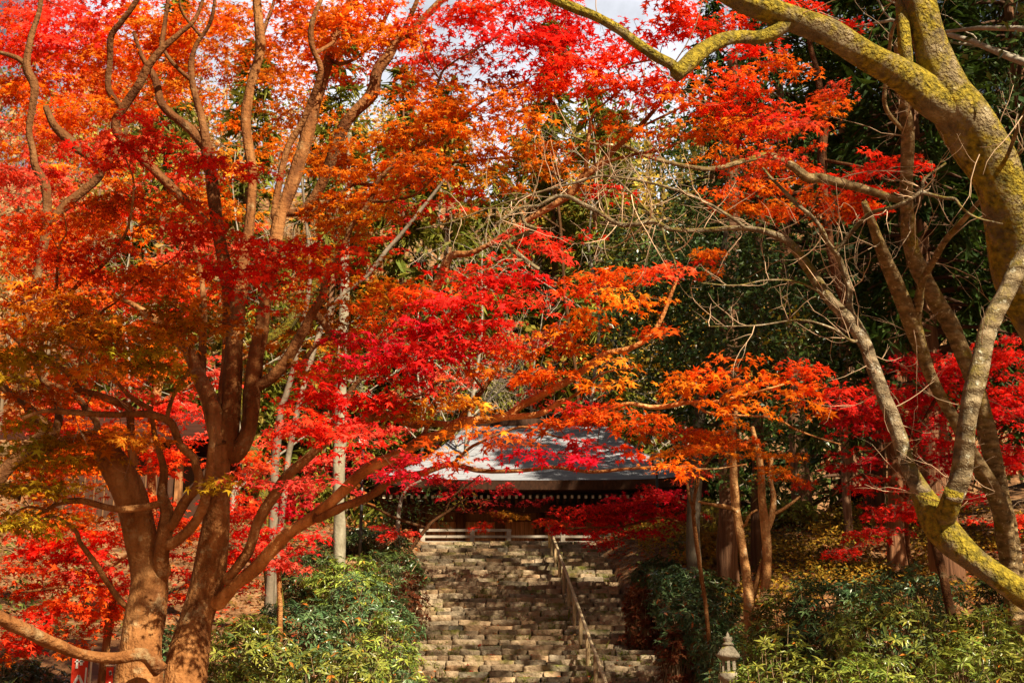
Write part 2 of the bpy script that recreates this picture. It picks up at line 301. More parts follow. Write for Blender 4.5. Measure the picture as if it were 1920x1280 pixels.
# ------------------------------------------------------------------ tree builder
_tid = [0]
class Tree:
    def __init__(s, name, label, bark, base=None, cat='tree', group=None, leafmat='maple', bark_tint=(1, 1, 1), twig_tint=(.13, .06, .035), tmpl=None, size=.054):
        _tid[0] += 1; s.seed = 100 + _tid[0] * 17; s.r = np.random.default_rng(s.seed)
        s.name, s.label, s.bark, s.cat, s.group = name, label, bark, cat, group
        s.lm = leafmat; s.bt = bark_tint; s.tt = np.array(twig_tint); s.tmpl = tmpl or MAPLE; s.size = size
        s.trunk = Geo(); s.mossy = Geo(); s.twigs = Geo(); s.crown = Geo()
        s.nP = np.zeros((0, 3)); s.nR = np.zeros(0); s.npx = np.zeros((0, 2)); s.base = base; s.sprays = []
    def nodes(s, P, R, px=None):
        s.nP = np.vstack([s.nP, P]); s.nR = np.concatenate([s.nR, R])
        s.npx = np.vstack([s.npx, px if px is not None else np.full((len(P), 2), -9999.)])
    def limb(s, pts, d0=None, d1=None, down=False, k=None, bump=.055, tint=None, moss=False):
        pts = [tuple(p) if len(p) > 2 else tuple(p) + (None,) for p in pts]
        w = [p[2] for p in pts]
        for i in range(len(w)):                      # missing widths: carry on from the last one
            if w[i] is None: w[i] = next((x for x in w[i + 1:] if x is not None), None) if i == 0 else (w[i - 1] * .93)
        X = np.array([[p[0], p[1], ww] for p, ww in zip(pts, w)], float)
        if d0 is None:
            dd = np.linalg.norm(s.npx - X[0, :2], axis=1); j = int(np.argmin(dd))
            P = s.nP[j]; d0 = P[1]
            X = np.vstack([[s.npx[j, 0], s.npx[j, 1], min(X[0, 2] * 1.25, 2 * s.nR[j] / (d0 / F) * .95)], X])
        if d1 is None: d1 = d0
        L = np.concatenate([[0], np.cumsum(np.linalg.norm(np.diff(X[:, :2], axis=0), axis=1))])
        n = max(6, int(L[-1] / 9))
        Y = smooth_path(np.column_stack([X, L]), n); Y[:, 2] = np.maximum(Y[:, 2], 1.2)
        t = Y[:, 3] / L[-1]; a, b = s.r.uniform(0, 6.28, 2)
        d = d0 + (d1 - d0) * t + min(.18, L[-1] / 2500) * np.sin(t * 5 + a) * np.sin(math.pi * np.clip(t, 0, .5))
        P, mpp = at(Y[:, 0], Y[:, 1], d); R = Y[:, 2] / 2 * mpp
        if down:                                     # carry the stem on down to the ground
            g = float(ground(P[0, 0], P[0, 1])) - .15
            if P[0, 2] > g:
                m = max(3, int((P[0, 2] - g) / .25)); z = np.linspace(g, P[0, 2], m, endpoint=False)
                dv = nrm(P[3] - P[0]); tt = (z - P[0, 2])
                ex = np.column_stack([P[0, 0] + dv[0] * tt * .45, P[0, 1] + dv[1] * tt * .3, z])
                P = np.vstack([ex, P]); R = np.concatenate([R[0] * (1 + .45 * ((P[0, 2] * 0 + np.linspace(1, 0, m)) ** 2)), R])
                Y = np.vstack([np.full((m, 4), -9999.), Y])
                if s.base is None: s.base = tuple(ex[0])
        W = np.median(R)
        P = P + np.column_stack([lump(P[:, 2] * 3 + a, P[:, 0] * 3), lump(P[:, 2] * 2.7 + b, P[:, 0] * 2), lump(P[:, 0] * 3, P[:, 1] * 3 + a)]) * (W * .18)
        kk = k or int(np.clip(W * 110, 6, 22))
        (s.mossy if moss else s.trunk).tube(P, R, kk, C=tint if tint is not None else s.bt, bump=bump if W > .012 else .03, seed=s.seed + len(s.nR))
        s.nodes(P, R, Y[:, :2]); return s
    def patch(s, cx, cy, rx, ry, d, key, cov=1.7, rd=None, size=None, per=40, rad=None, tilt=.40, thick=.028, spread=2.2):
        """an ellipsoid of leaf sprays round a pixel at distance d"""
        P, mpp = at(cx, cy, d); mpp = float(mpp); sz = size or s.size
        Rx, Rz = rx * mpp, ry * mpp; Ry = rd if rd is not None else max(.35, .55 * Rx)
        lp = .5 * (sz / mpp) ** 2
        m = max(2, int(cov * math.pi * rx * ry / lp / per))
        s.blob(P, (Rx, Ry, Rz), key, m, per, sz, rad, tilt, thick, spread); return s
    def blob(s, c, R, key, m, per=40, sz=None, rad=None, tilt=.40, thick=.028, spread=2.2, twig=True):
        r = s.r; sz = sz or s.size
        v = nrm(r.normal(size=(m, 3))) * (r.uniform(0, 1, (m, 1)) ** (1 / spread)); v[:, 2] += r.normal(0, .08, m)
        cc = np.asarray(c) + v * np.asarray(R)
        if s.tmpl is MAPLE and R[2] < 6: cc[:, 2] = np.asarray(c)[2] + np.round((cc[:, 2] - np.asarray(c)[2]) / .2) * .2 + r.normal(0, .025, m) + .06 * np.sin(cc[:, 0] * 1.7 + cc[:, 1])
        s.spray(cc, colours(r, key, m, per), per, sz, rad or 5.0 * sz, tilt, thick, twig)
    def spray(s, cc, col, per, sz, rad, tilt, thick, twig=True):
        r = s.r; m = len(cc)
        ns = nrm(np.column_stack([r.normal(0, .2, m), r.normal(-.1, .2, m), np.ones(m)]))
        t0 = nrm(np.cross(ns, np.column_stack([np.zeros(m), np.ones(m), np.zeros(m)]) + r.normal(0, .1, (m, 3)))); b0 = np.cross(ns, t0)
        th = r.uniform(0, 6.283, (m, per)); q = np.sqrt(r.uniform(.01, 1, (m, per)))
        el = r.uniform(.55, 1, (m, 1)); rr = rad * r.uniform(.6, 1.25, (m, 1)) * q
        dx = np.cos(th) * rr; dy = np.sin(th) * rr * el
        off = dx[..., None] * t0[:, None] + dy[..., None] * b0[:, None]
        pos = cc[:, None] + off + ns[:, None] * (r.normal(0, thick, (m, per)) - .25 * rr * q)[..., None]
        n = nrm(ns[:, None] + r.normal(0, tilt, (m, per, 3)) + off * .25 / rad)
        d = nrm(off + r.normal(0, rad * .35, (m, per, 3)) + np.array([0, 0, -.25 * rad]))
        s.crown.leaves(s.tmpl, pos.reshape(-1, 3), n.reshape(-1, 3), d.reshape(-1, 3), sz * np.exp(r.normal(0, .28, m * per)), col)
        if twig:
            for i in range(m): s.sprays.append((cc[i], t0[i], b0[i], rad))
    def twigify(s, fine=True, k=5, maxlen=9.0, rmul=1.0, droop=.06):
        """grow a branch from the nearest wood to every spray"""
        if not s.sprays or not len(s.nP): return
        C = np.array([x[0] for x in s.sprays]); sub = s.nP[::2]; 
        d = np.full(len(C), 1e9)
        for i in range(0, len(sub), 400):
            d = np.minimum(d, np.linalg.norm(C[:, None] - sub[None, i:i + 400], axis=2).min(1))
        NP = np.zeros((len(sub) + len(C) * 4, 3)); NR = np.zeros(len(NP)); n = len(sub); NP[:n] = sub; NR[:n] = s.nR[::2]
        for i in np.argsort(d):
            c, t0, b0, rad = s.sprays[i]
            dv = c - NP[:n]; dist = np.linalg.norm(dv, axis=1) + .35 * np.maximum(0, -dv[:, 2]) + .02 * (NR[:n] < .004)
            j = int(np.argmin(dist)); a = NP[j]; Ln = float(np.linalg.norm(c - a))
            if Ln > maxlen: continue
            mid = (a + c) / 2 + s.r.normal(0, .09, 3) * Ln + np.array([0, 0, droop * Ln])
            m = int(np.clip(Ln * 7, 4, 12)); t = np.linspace(0, 1, m)[:, None]
            P = (1 - t) ** 2 * a + 2 * t * (1 - t) * mid + t * t * c
            P[1:-1] += s.r.normal(0, .016, (m - 2, 3)) * min(1, Ln)
            r0 = min(NR[j] * .8, (.0035 + .0065 * Ln) * rmul); R = np.linspace(r0, .0022 * rmul, m)
            s.twigs.tube(P, R, k, C=s.tt * math.exp(s.r.normal(0, .2)), cap=False)
            if fine:
                for _ in range(3):
                    th = s.r.uniform(0, 6.28); e = c + (math.cos(th) * t0 + math.sin(th) * b0) * rad * .8 + np.array([0, 0, -.1 * rad])
                    s.twigs.tube(np.array([c, (c + e) / 2 + s.r.normal(0, .02, 3), e]), [.0024 * rmul, .0018 * rmul, .001 * rmul], 3, C=s.tt, cap=False)
            q = [m // 4, m // 2, (3 * m) // 4, m - 1]
            NP[n:n + 4] = P[q]; NR[n:n + 4] = R[q]; n += 4
    def bare(s, n, ln=(.4, 1.1), tint=(.42, .27, .17), up=.25, lo=0, hi=None, rmax=.1, side=4, r0=.006, bias=(0, 0, 0), box=None):
        """bare pale shoots with side shoots and buds, growing off the wood"""
        ok = np.where((s.nR < rmax) & (s.npx[:, 0] > -900))[0][lo:hi]
        if box: ok = ok[(s.npx[ok, 0] > box[0]) & (s.npx[ok, 0] < box[2]) & (s.npx[ok, 1] > box[1]) & (s.npx[ok, 1] < box[3])]
        if not len(ok): return s
        for j in s.r.choice(ok, n):
            a = s.nP[j]; L = s.r.uniform(*ln); d = nrm(s.r.normal(size=3) + np.array([0, 0, up]) + np.array(bias))
            s.shoot(a, d, L, r0 * (.6 + .5 * L), np.array(tint), side, 1)
        return s
    def shoot(s, a, d, L, r0, tint, side, depth):
        m = 7; P = [a]; 
        for i in range(m - 1):
            d = nrm(d + s.r.normal(0, .17, 3) + np.array([0, 0, .05])); P.append(P[-1] + d * L / (m - 1))
        P = np.array(P); R = np.linspace(r0, r0 * .3, m)
        s.twigs.tube(P, R, 5 if depth else 4, C=tint * math.exp(s.r.normal(0, .25)))
        if depth:
            for _ in range(side):
                i = int(s.r.integers(1, m)); s.shoot(P[i], nrm(d + s.r.normal(0, .8, 3)), L * s.r.uniform(.2, .5), R[i] * .65, tint, 0, 0)
    def finish(s, fine=True, twigs=True, rmul=1.0, **k):
        if twigs: s.twigify(fine, rmul=rmul, **k)
        b = s.base
        if b is None: 
            q = s.nP[np.argmin(s.nP[:, 2])]; b = (q[0], q[1], float(ground(q[0], q[1])))
        root = thing(s.name, s.label, s.cat, b, s.group)
        if s.trunk.n: s.trunk.build('trunk', M[s.bark], root, True, b)
        if s.mossy.n: s.mossy.build('mossy_base', M['mossy_bark'], root, True, b)
        if s.twigs.n: s.twigs.build('twigs', M['twig'], root, True, b)
        if s.crown.n: s.crown.build('crown', M[s.lm], root, False, b)
        return root

def wild(t, b, H, lean=(0, 0), r0=.16, nb=9, h0=.35, spread=.45, seed=0, sub=2):
    """a free-grown stem with limbs, in world space"""
    r = np.random.default_rng(seed); z = np.linspace(-.2, H, 14)
    P = np.column_stack([b[0] + lean[0] * (np.maximum(z, 0) / H) ** 1.3 * H + .05 * H * .2 * np.sin(z * .8 + seed), b[1] + lean[1] * z + .04 * np.cos(z), b[2] + z])
    R = r0 * (1 - .85 * np.linspace(0, 1, 14)) * (1 + .5 * np.exp(-np.linspace(0, 6, 14))); t.trunk.tube(P, R, 9, C=t.bt, bump=.05, seed=seed)
    t.nodes(P, R)
    if t.base is None: t.base = tuple(b)
    for i in range(nb):
        f = h0 + (1 - h0) * (i + r.uniform(0, .8)) / nb; j = min(12, int(f * 13)); az = i * 2.4 + r.uniform(-.5, .5)
        L = H * spread * (1.15 - f) * r.uniform(.7, 1.15); e = np.array([math.cos(az), math.sin(az), r.uniform(.35, .9)]) * L
        q = np.linspace(0, 1, 8)[:, None]; B = P[j] + e * q + np.array([0, 0, .25 * L]) * q * (1 - q) + r.normal(0, .02 * L, (8, 3)) * q
        RB = R[j] * .55 * (1 - .85 * q[:, 0]); t.trunk.tube(B, RB, 6, C=t.bt, cap=False); t.nodes(B, RB)
        for _ in range(sub):
            a = int(r.integers(2, 7)); e2 = nrm(e + r.normal(0, .5 * L, 3)) * L * r.uniform(.3, .6)
            S = B[a] + e2 * q + r.normal(0, .02 * L, (8, 3)) * q; RS = RB[a] * .6 * (1 - .8 * q[:, 0]); t.trunk.tube(S, RS, 5, C=t.bt, cap=False); t.nodes(S, RS)
    return P

def bare_tree(name, label, b, H, seed, tint=(.34, .27, .2), r0=.13, dens=70, group=None):
    t = Tree(name, label, 'grey_bark', tuple(b), group=group); t.r = np.random.default_rng(seed)
    wild(t, b, H, (t.r.uniform(-.1, .1), 0), r0, 11, .25, .5, seed, 3)
    ok = np.where(t.nR < r0 * .5)[0]
    for j in t.r.choice(ok, dens):
        t.shoot(t.nP[j], nrm(t.r.normal(size=3) + np.array([0, 0, .5])), t.r.uniform(.8, 2.0), .014, np.array(tint), 6, 1)
    return t.finish(twigs=False)

def cedar(label, X, Y, H, h0, L, seed, key=((.018, .045, .010), (.05, .085, .012)), r0=.3, name='cedar_tree', group='tall cedars behind the maples', bl=.5, step=.42, tufts=7, lit=0.0):
    r = np.random.default_rng(seed); gz = float(ground(X, Y)); b = (X, Y, gz)
    root = thing(name, label, 'tree', b, group); tr = Geo(); cr = Geo(); br = Geo()
    z = np.linspace(-.3, H, 16); P = np.column_stack([X + .1 * np.sin(z * .2 + seed), Y + 0 * z, gz + z])
    tr.tube(P, r0 * (1.02 - np.linspace(0, 1, 16) * .95) * (1 + .4 * np.exp(-np.linspace(0, 9, 16))), 14, bump=.04, seed=seed)
    c_, n_, d_, col_ = [], [], [], []
    zz = h0
    while zz < H - .3:
        f = (zz - h0) / (H - h0); LL = L * (1 - f) ** .7 * r.uniform(.65, 1.15)
        for a in range(4):
            az = r.uniform(0, 6.283); q = np.linspace(0, 1, 6)
            B = np.column_stack([X + math.cos(az) * LL * q, Y + math.sin(az) * LL * q, gz + zz + LL * (.12 * q - .5 * q ** 2)])
            br.tube(B, (.035 + .012 * LL) * (1 - .85 * q), 4, C=(.10, .05, .03), cap=False)
            m = max(3, int(tufts * LL / L + 2)); u = np.sqrt(r.uniform(.06, 1, m)); i = np.clip((u * 5).astype(int), 0, 4); w = (u * 5 - i)[:, None]
            T = B[i] * (1 - w) + B[i + 1] * w + r.normal(0, .16, (m, 3)) * np.array([1, 1, .6])
            for _ in range(7):
                c_.append(T + r.normal(0, .06, (m, 3)))
                out = np.array([math.cos(az), math.sin(az), 0])
                d_.append(nrm(out + r.normal(0, .6, (m, 3)) + np.array([0, 0, -.55]))); n_.append(nrm(r.normal(0, .5, (m, 3)) + np.array([0, 0, 1])))
                k0, k1 = np.array(key); tt = r.uniform(0, 1, (m, 1)); col_.append((k0 * (1 - tt) + k1 * tt) * np.exp(r.normal(0, .25, (m, 1))))
        zz += step * r.uniform(.7, 1.3)
    c = np.vstack(c_); cr.leaves(oval(.11, .02, .25), c, np.vstack(n_), np.vstack(d_), bl * np.exp(r.normal(0, .25, len(c))), np.vstack(col_))
    tr.build('trunk', M['cedar_bark'], root, True, b); br.build('branches', M['twig'], root, True, b); cr.build('crown', M['dull'], root, False, b)
    return root

def rhododendron(label, px, py, Y, rx, key, n, L=.135, seed=0, flat=.8, name='rhododendron', group='rhododendrons beside the stairs', tmpl=None, mat='glossy', cat='shrub'):
    """a shrub whose top shows at pixel (px, py); rx in pixels"""
    r = np.random.default_rng(seed + 500); (P, mpp) = at(px, py, Y); X, top = float(P[0]), float(P[2]); gz = float(ground(X, Y)); H = max(.7, top - gz); Rx = rx * float(mpp)
    b = (X, Y, gz); root = thing(name, label, cat, b, group); st = Geo(); fo = Geo()
    Ry = max(.6, Rx * .85)
    v = nrm(r.normal(size=(n, 3)) + np.array([0, -.15, .35])); rad = r.uniform(.55, 1.0, (n, 1)) ** .6
    bumpy = 1 + .16 * np.sin(v[:, :1] * 5 + seed) * np.sin(v[:, 1:2] * 5 + 1) + .1 * np.sin(v[:, 2:] * 8 + seed)
    C = np.array([X, Y, gz + H * .48]) + v * rad * bumpy * np.array([Rx, Ry, H * .52])
    C[:, 2] = np.maximum(C[:, 2], ground(C[:, 0], C[:, 1]) + .1)
    ax = nrm(v * .7 + np.array([0, 0, .75]) + r.normal(0, .25, (n, 3)))
    per = 9; t = nrm(np.cross(ax, r.normal(size=(n, 3)))); bb = np.cross(ax, t)
    th = (np.arange(per) * 6.283 / per)[None] + r.uniform(0, 6.28, (n, 1)) + r.normal(0, .2, (n, per))
    up = r.uniform(-.25, .55, (n, 1)) + r.normal(0, .12, (n, per))
    d = np.cos(th)[..., None] * t[:, None] + np.sin(th)[..., None] * bb[:, None] + up[..., None] * ax[:, None]
    nn = ax[:, None] - up[..., None] * .6 * d + r.normal(0, .2, (n, per, 3))
    k0, k1 = np.array(key[0]), np.array(key[1]); tt = np.clip(r.uniform(0, 1, (n, 1, 1)) + r.normal(0, .15, (n, per, 1)), 0, 1)
    col = (k0 * (1 - tt) + k1 * tt) * np.exp(r.normal(0, .2, (n, per, 1)))
    if len(key) > 2:
        odd = r.uniform(0, 1, (n, per)) < .03; col = np.where(odd[..., None], np.array(key[2]), col)
    fo.leaves(tmpl or LONG, (C[:, None] + d * .01).reshape(-1, 3), nn.reshape(-1, 3), d.reshape(-1, 3), L * np.exp(r.normal(0, .2, n * per)), col.reshape(-1, 3))
    roots = np.column_stack([X + r.normal(0, .2 * Rx, 9), Y + r.normal(0, .2 * Ry, 9)]); rz = ground(roots[:, 0], roots[:, 1])
    for i in range(0, n, max(1, n // 110)):
        j = int(r.integers(0, 9)); a = np.array([roots[j, 0], roots[j, 1], rz[j] - .05]); e = C[i]
        mid = a * .45 + e * .55 + np.array([0, 0, .1]) + r.normal(0, .08, 3); q = np.linspace(0, 1, 7)[:, None]
        st.tube((1 - q) ** 2 * a + 2 * q * (1 - q) * mid + q * q * e, np.linspace(.014, .004, 7), 5, C=np.array([.30, .2, .12]) * math.exp(r.normal(0, .3)), cap=False)
    st.build('stems', M['twig'], root, True, b); fo.build('foliage', M[mat], root, False, b)
    return root
# ================================================================== SETTING: ground
def axis(bands):
    out = []
    for a, b, s in bands: out += list(np.arange(a, b, s))
    return np.array(out + [bands[-1][1]])
gx = axis([(-120, -20, 4), (-20, -8, .6), (-8, 10, .22), (10, 24, .6), (24, 120, 4)]); gy = axis([(-40, 6, 2), (6, 46, .25), (46, 70, .8), (70, 260, 3)])
GX, GY = np.meshgrid(gx, gy); GZ = ground(GX, GY); nx, ny = len(gx), len(gy)
g = Geo(); i = np.arange(ny - 1)[:, None] * nx; j = np.arange(nx - 1)[None]
g.add(np.stack([GX, GY, GZ], -1).reshape(-1, 3), np.stack([i + j, i + j + 1, i + nx + j + 1, i + nx + j], -1).reshape(-1, 4))
o = g.build('ground', M['ground'], smooth=True); o["kind"] = "structure"

# ================================================================== stone stairway
def _rbox():
    lin = np.array([-1, -.72, 0, .72, 1.]); idx = {}; V = []
    def vid(a, b, c):
        if (a, b, c) not in idx: idx[(a, b, c)] = len(V); V.append((lin[a], lin[b], lin[c]))
        return idx[(a, b, c)]
    Q = []
    for ax in range(3):
        for sd in (0, 4):
            for u in range(4):
                for v in range(4):
                    q = []
                    for du, dv in ((0, 0), (1, 0), (1, 1), (0, 1)):
                        t = [0, 0, 0]; t[ax] = sd; t[(ax + 1) % 3] = u + du; t[(ax + 2) % 3] = v + dv; q.append(vid(*t))
                    Q.append(q if sd == 4 else q[::-1])
    return np.array(V), np.array(Q)
RB_V, RB_Q = _rbox()
def stone(G, c, half, r, rad, col):
    half = np.array(half); p = RB_V * half; inner = np.clip(p, -(half - rad), half - rad); dv = p - inner
    ln = np.linalg.norm(dv, axis=1, keepdims=True); p = inner + dv / np.maximum(ln, 1e-9) * np.minimum(ln, rad)
    ph = r.uniform(0, 6.28, 6)
    p = p * (1 + .05 * np.sin(RB_V[:, [1, 2, 0]] * 2.3 + ph[:3]) + .035 * np.sin(RB_V[:, [2, 0, 1]] * 4.1 + ph[3:]))
    a, b2 = r.normal(0, .035), r.normal(0, .04); ca, sa = math.cos(a), math.sin(a); cb, sb = math.cos(b2), math.sin(b2)
    p = p @ np.array([[ca, -sa, 0], [sa, ca, 0], [0, 0, 1]]).T @ np.array([[cb, 0, sb], [0, 1, 0], [-sb, 0, cb]]).T
    G.add(p + c, RB_Q, C=col)
sy0 = 17.3
SROWS = []; yq = 22.0
while yq < 42.6:
    ru = float(np.interp(yq, [22, 27, 43.5], [.36, .40, .62])); SROWS.append((yq, -1.6 + .308 * (yq - sy0), ru, ru * .308)); yq += ru
stairs = thing('stone_stairway', 'broad straight stairway of rough mossy stone blocks climbing to the temple hall', 'stairs', (float(cxl(22)), 22.0, SROWS[0][1]))
r = np.random.default_rng(3)
sbase = (float(cxl(22)), 22.0, SROWS[0][1])
for (Y, z, ru, ri) in SROWS:
    G = Geo(); x = -2.55 + r.uniform(-.2, .12); xc = float(cxl(Y)); k_ = ru / .5
    while x < 2.5:
        w = min(r.uniform(.22, .66) * (.75 + .35 * k_), 2.62 - x)
        if w < .12: break
        hh = ri * r.uniform(1.0, 1.22) / 2; val = math.exp(r.normal(0, .2)); warm = r.normal(0, .06)
        stone(G, (xc + x + w / 2, Y + ru * .6 + r.normal(0, .022), z + ri - hh + r.normal(0, .012)), (w / 2 - r.uniform(.001, .007), ru * .62, hh), r, r.uniform(.016, .038), (val * (1 + warm), val, val * (1 - warm)))
        x += w
    G.build('step', M['stone'], stairs, True, sbase)
# handrail: log rail on posts
hb, _ = at(1130, 1280, 27.5)
def rail_x(Y): return float(1.56 + (1.10 - 1.56) * (Y - 24.1) / 17.1)
def tread(Y): return -1.6 + (Y - sy0) * .308 + .05
hand = thing('handrail', 'brown log handrail on round posts running up the right side of the stone stairway', 'handrail', (rail_x(24), 24, tread(24)))
hbase = (rail_x(24), 24, tread(24))
Ys = np.linspace(22.4, 41.4, 24); G = Geo()
G.tube(np.column_stack([[rail_x(y) for y in Ys], Ys, [tread(y) + .66 for y in Ys]]) + np.column_stack([lump(Ys * 2, Ys), 0 * Ys, lump(Ys, Ys * 2)]) * .012, np.full(24, .034), 9, bump=.06)
G.build('rail', M['rail_wood'], hand, True, hbase)
for y in list(np.arange(22.6, 41, 1.75)) + [41.3]:
    for dy in ((0, .34) if y < 41.2 else (0,)):
        G = Geo(); x = rail_x(y + dy) + (.02 if dy else -.02)
        G.tube([(x, y + dy, tread(y + dy) - .3), (x + .008, y + dy, tread(y + dy) + .3), (x, y + dy, tread(y + dy) + .64)], [.036, .034, .032], 8, bump=.05, C=(.8, .74, .66) if y < 41.2 else (1.3, 1.1, .6))
        G.build('post', M['rail_wood'], hand, True, hbase)

# ================================================================== temple hall
hx0 = .98; HB = (hx0, 50.0, 6.5)
hall = thing('temple_hall', 'low wooden temple hall with a wide grey hipped roof at the top of the stairs', 'temple hall', HB)
def roof_rings(cx_, cy_, zE, zR, ex, ey, rx, ns=14, nu=28, sag=1.3, up=.28):
    Vs = []; q_ = np.linspace(0, 1, ns); steps = [(0.0, 0.0)]
    for a_ in q_[1:-1]: steps += [(a_, 0.0), (a_ + .0005, -.0)]
    steps += [(1.0, 0.0)]; ns = len(steps)
    steps = [(a, (.022 if i % 2 else 0.0)) for i, (a, d) in enumerate(steps)]
    for a, dz in steps:
        hx, hy = rx + (ex - rx) * a, max(ey * a, .02); z = zE + (zR - zE) * (1 - a) ** sag + dz
        pts = []
        for sx, sy, along in ((-1, -1, 0), (1, -1, 1), (1, 1, 2), (-1, 1, 3)):
            for u in np.linspace(0, 1, nu, endpoint=False):
                c = 2 * u - 1
                x, y = [(c * hx, -hy), (hx, c * hy), (-c * hx, hy), (-hx, -c * hy)][along]
                pts.append((cx_ + x, cy_ + y, z + up * abs(c) ** 4 * a ** 3))
        Vs.append(pts)
    V = np.array(Vs); m = 4 * nu; i = np.arange(ns - 1)[:, None] * m; j = np.arange(m)[None]; j2 = (j + 1) % m
    return V, np.stack([i + j, i + m + j, i + m + j2, i + j2], -1).reshape(-1, 4)
V, Q = roof_rings(hx0, 56, 8.98, 13.0, 5.75, 9.0, 2.75, ns=44)
G = Geo(); G.add(V.reshape(-1, 3), Q); roof = G.build('roof', M['roof'], hall, True, HB)
G = Geo(); E = V[-1]; m = len(E); E2 = E + np.array([0, 0, -.004]); c0 = np.array([hx0, 56, 0]); In = (E - c0) * np.array([.985, .985, 1]) + c0 - np.array([0, 0, .30]); In2 = (E - c0) * np.array([.80, .86, 1]) + c0 - np.array([0, 0, .22])
a = np.arange(m); b_ = (a + 1) % m; G.add(np.vstack([E2, In, In2]), np.vstack([np.stack([a, a + m, b_ + m, b_], -1), np.stack([a + m, a + 2 * m, b_ + 2 * m, b_ + m], -1)]))
G.build('eave', M['dark_wood'], hall, False, HB)
G = Geo(); G.box((hx0 - 2.85, 55.72, 12.9), (hx0 + 2.85, 56.28, 13.28)); G.box((hx0 - 2.95, 55.62, 13.282), (hx0 + 2.95, 56.38, 13.36)); G.build('ridge', M['dark_wood'], hall, False, HB)
for x in np.arange(hx0 - 5.3, hx0 + 5.31, .235):
    G = Geo(); G.box((x - .045, 47.5, 8.47), (x + .045, 50.6, 8.58)); rf = G.build('rafter', M['dark_wood'], hall, False, HB)
    G = Geo(); G.box((x - .043, 47.49, 8.472), (x + .043, 47.5, 8.578)); G.build('rafter_tip', M['pale'], rf, False, HB)
G = Geo(); G.box((hx0 - 4.2, 50.2, 6.3), (hx0 + 4.2, 61.5, 8.5)); G.build('wall', M['wood'], hall, False, HB)
G = Geo(); G.box((hx0 - 5.4, 48.6, 8.2), (hx0 + 5.4, 48.8, 8.44)); G.build('eave_beam', M['dark_wood'], hall, False, HB)
for x in np.linspace(hx0 - 4.2, hx0 + 4.2, 7):
    G = Geo(); G.lathe([(0.0, -.3), (.14, -.3), (.14, 2.05), (0, 2.05)], (x, 50.1, 6.5), 12, C=(.9, .8, .7)); G.build('pillar', M['wood'], hall, True, HB)
for x in np.linspace(hx0 - 3.5, hx0 + 3.5, 6):
    G = Geo(); G.box((x - .52, 50.12, 6.75), (x + .52, 50.18, 8.1), C=(2.4, 2.3, 2.2))
    d = G.build('door', M['wood'], hall, False, HB); G = Geo()
    for q in np.linspace(-.48, .48, 7): G.box((x + q - .018, 50.09, 6.76), (x + q + .018, 50.117, 8.09), C=(1.6, 1.5, 1.4))
    G.build('lattice', M['wood'], d, False, HB)
G = Geo(); G.box((hx0 - 4.9, 48.9, 6.58), (hx0 + 4.9, 50.05, 6.72)); G.build('veranda', M['grey_wood'], hall, False, HB)
# weathered railing on the terrace edge
FB = (-1.0, 44.6, 6.5); fence = thing('wooden_railing', 'low weathered grey timber railing along the terrace at the top of the steps', 'railing', FB)
for z0, x1 in ((6.90, -.02), (6.70, 3.2), (6.42, 3.2)):
    G = Geo(); G.box((-2.9, 44.55, z0), (x1, 44.63, z0 + .075 + (.1 if z0 < 6.5 else 0))); G.build('rail', M['grey_wood'], fence, False, FB)
for x in (-2.8, -1.25, -.1, 1.6, 3.1):
    G = Geo(); G.box((x - .07, 44.53, 6.3), (x + .07, 44.65, 6.97 if x < 0 else 6.86)); G.build('post', M['grey_wood'], fence, False, FB)

# ================================================================== small buildings
def gable(name, label, X0, X1, Y0, Y1, zg, zE, zR, over, mroof, mwall, along='y', cat='shrine'):
    b = ((X0 + X1) / 2, (Y0 + Y1) / 2, zg); t = thing(name, label, cat, b)
    G = Geo(); G.box((X0 + over, Y0 + over, zg - .3), (X1 - over, Y1 - over, zE + .02)); w = G.build('wall', M[mwall], t, False, b)
    G = Geo()
    for i in np.arange(X0 + over + .2, X1 - over, .28): G.box((i - .02, Y0 + over - .018, zg), (i + .02, Y0 + over - .002, zE), C=(.7, .7, .7))
    G.build('battens', M['wood'], t, False, b)
    for x in (X0 + over, X1 - over):
        G = Geo(); G.box((x - .09, Y0 + over - .1, zg - .2), (x + .09, Y0 + over + .08, zE + .05), C=(1.2, 1.1, 1)); G.build('post', M['wood'], t, False, b)
    G = Geo(); n = 9; th = .16
    A = np.linspace(-1, 1, 2 * n + 1); prof = zE + (zR - zE) * (1 - np.abs(A)) ** 1.15
    if along == 'y':
        xs = (X0 + X1) / 2 + A * (X1 - X0) / 2; top = [np.column_stack([xs, np.full(len(A), y), prof]) for y in (Y0, Y1)]
    else:
        ys = (Y0 + Y1) / 2 + A * (Y1 - Y0) / 2; top = [np.column_stack([np.full(len(A), x), ys, prof]) for x in (X1, X0)]
    k = len(A); Vv = np.vstack([top[0], top[1], top[0] - [0, 0, th], top[1] - [0, 0, th]]); a = np.arange(k - 1)
    Qd = [np.stack([a, a + 1, a + k + 1, a + k], -1), np.stack([a + 2 * k + 1, a + 2 * k, a + 3 * k, a + 3 * k + 1], -1), np.stack([a + 2 * k, a + 2 * k + 1, a + 1, a], -1), np.stack([a + k, a + k + 1, a + 3 * k + 1, a + 3 * k], -1),
          np.array([[0, k, 3 * k, 2 * k], [2 * k - 1, k - 1, 3 * k - 1, 4 * k - 1]])]
    G.add(Vv, np.vstack(Qd)); G.build('roof', M[mroof], t, False, b)
    G = Geo()                                        # gable infill
    if along == 'y': G.add([(X0 + over, Y0 + over + .02, zE), (X1 - over, Y0 + over + .02, zE), ((X0 + X1) / 2, Y0 + over + .02, zR - .2)], T=[[0, 1, 2]]); G.build('gable_board', M['dark_wood'], t, False, b)
    return t
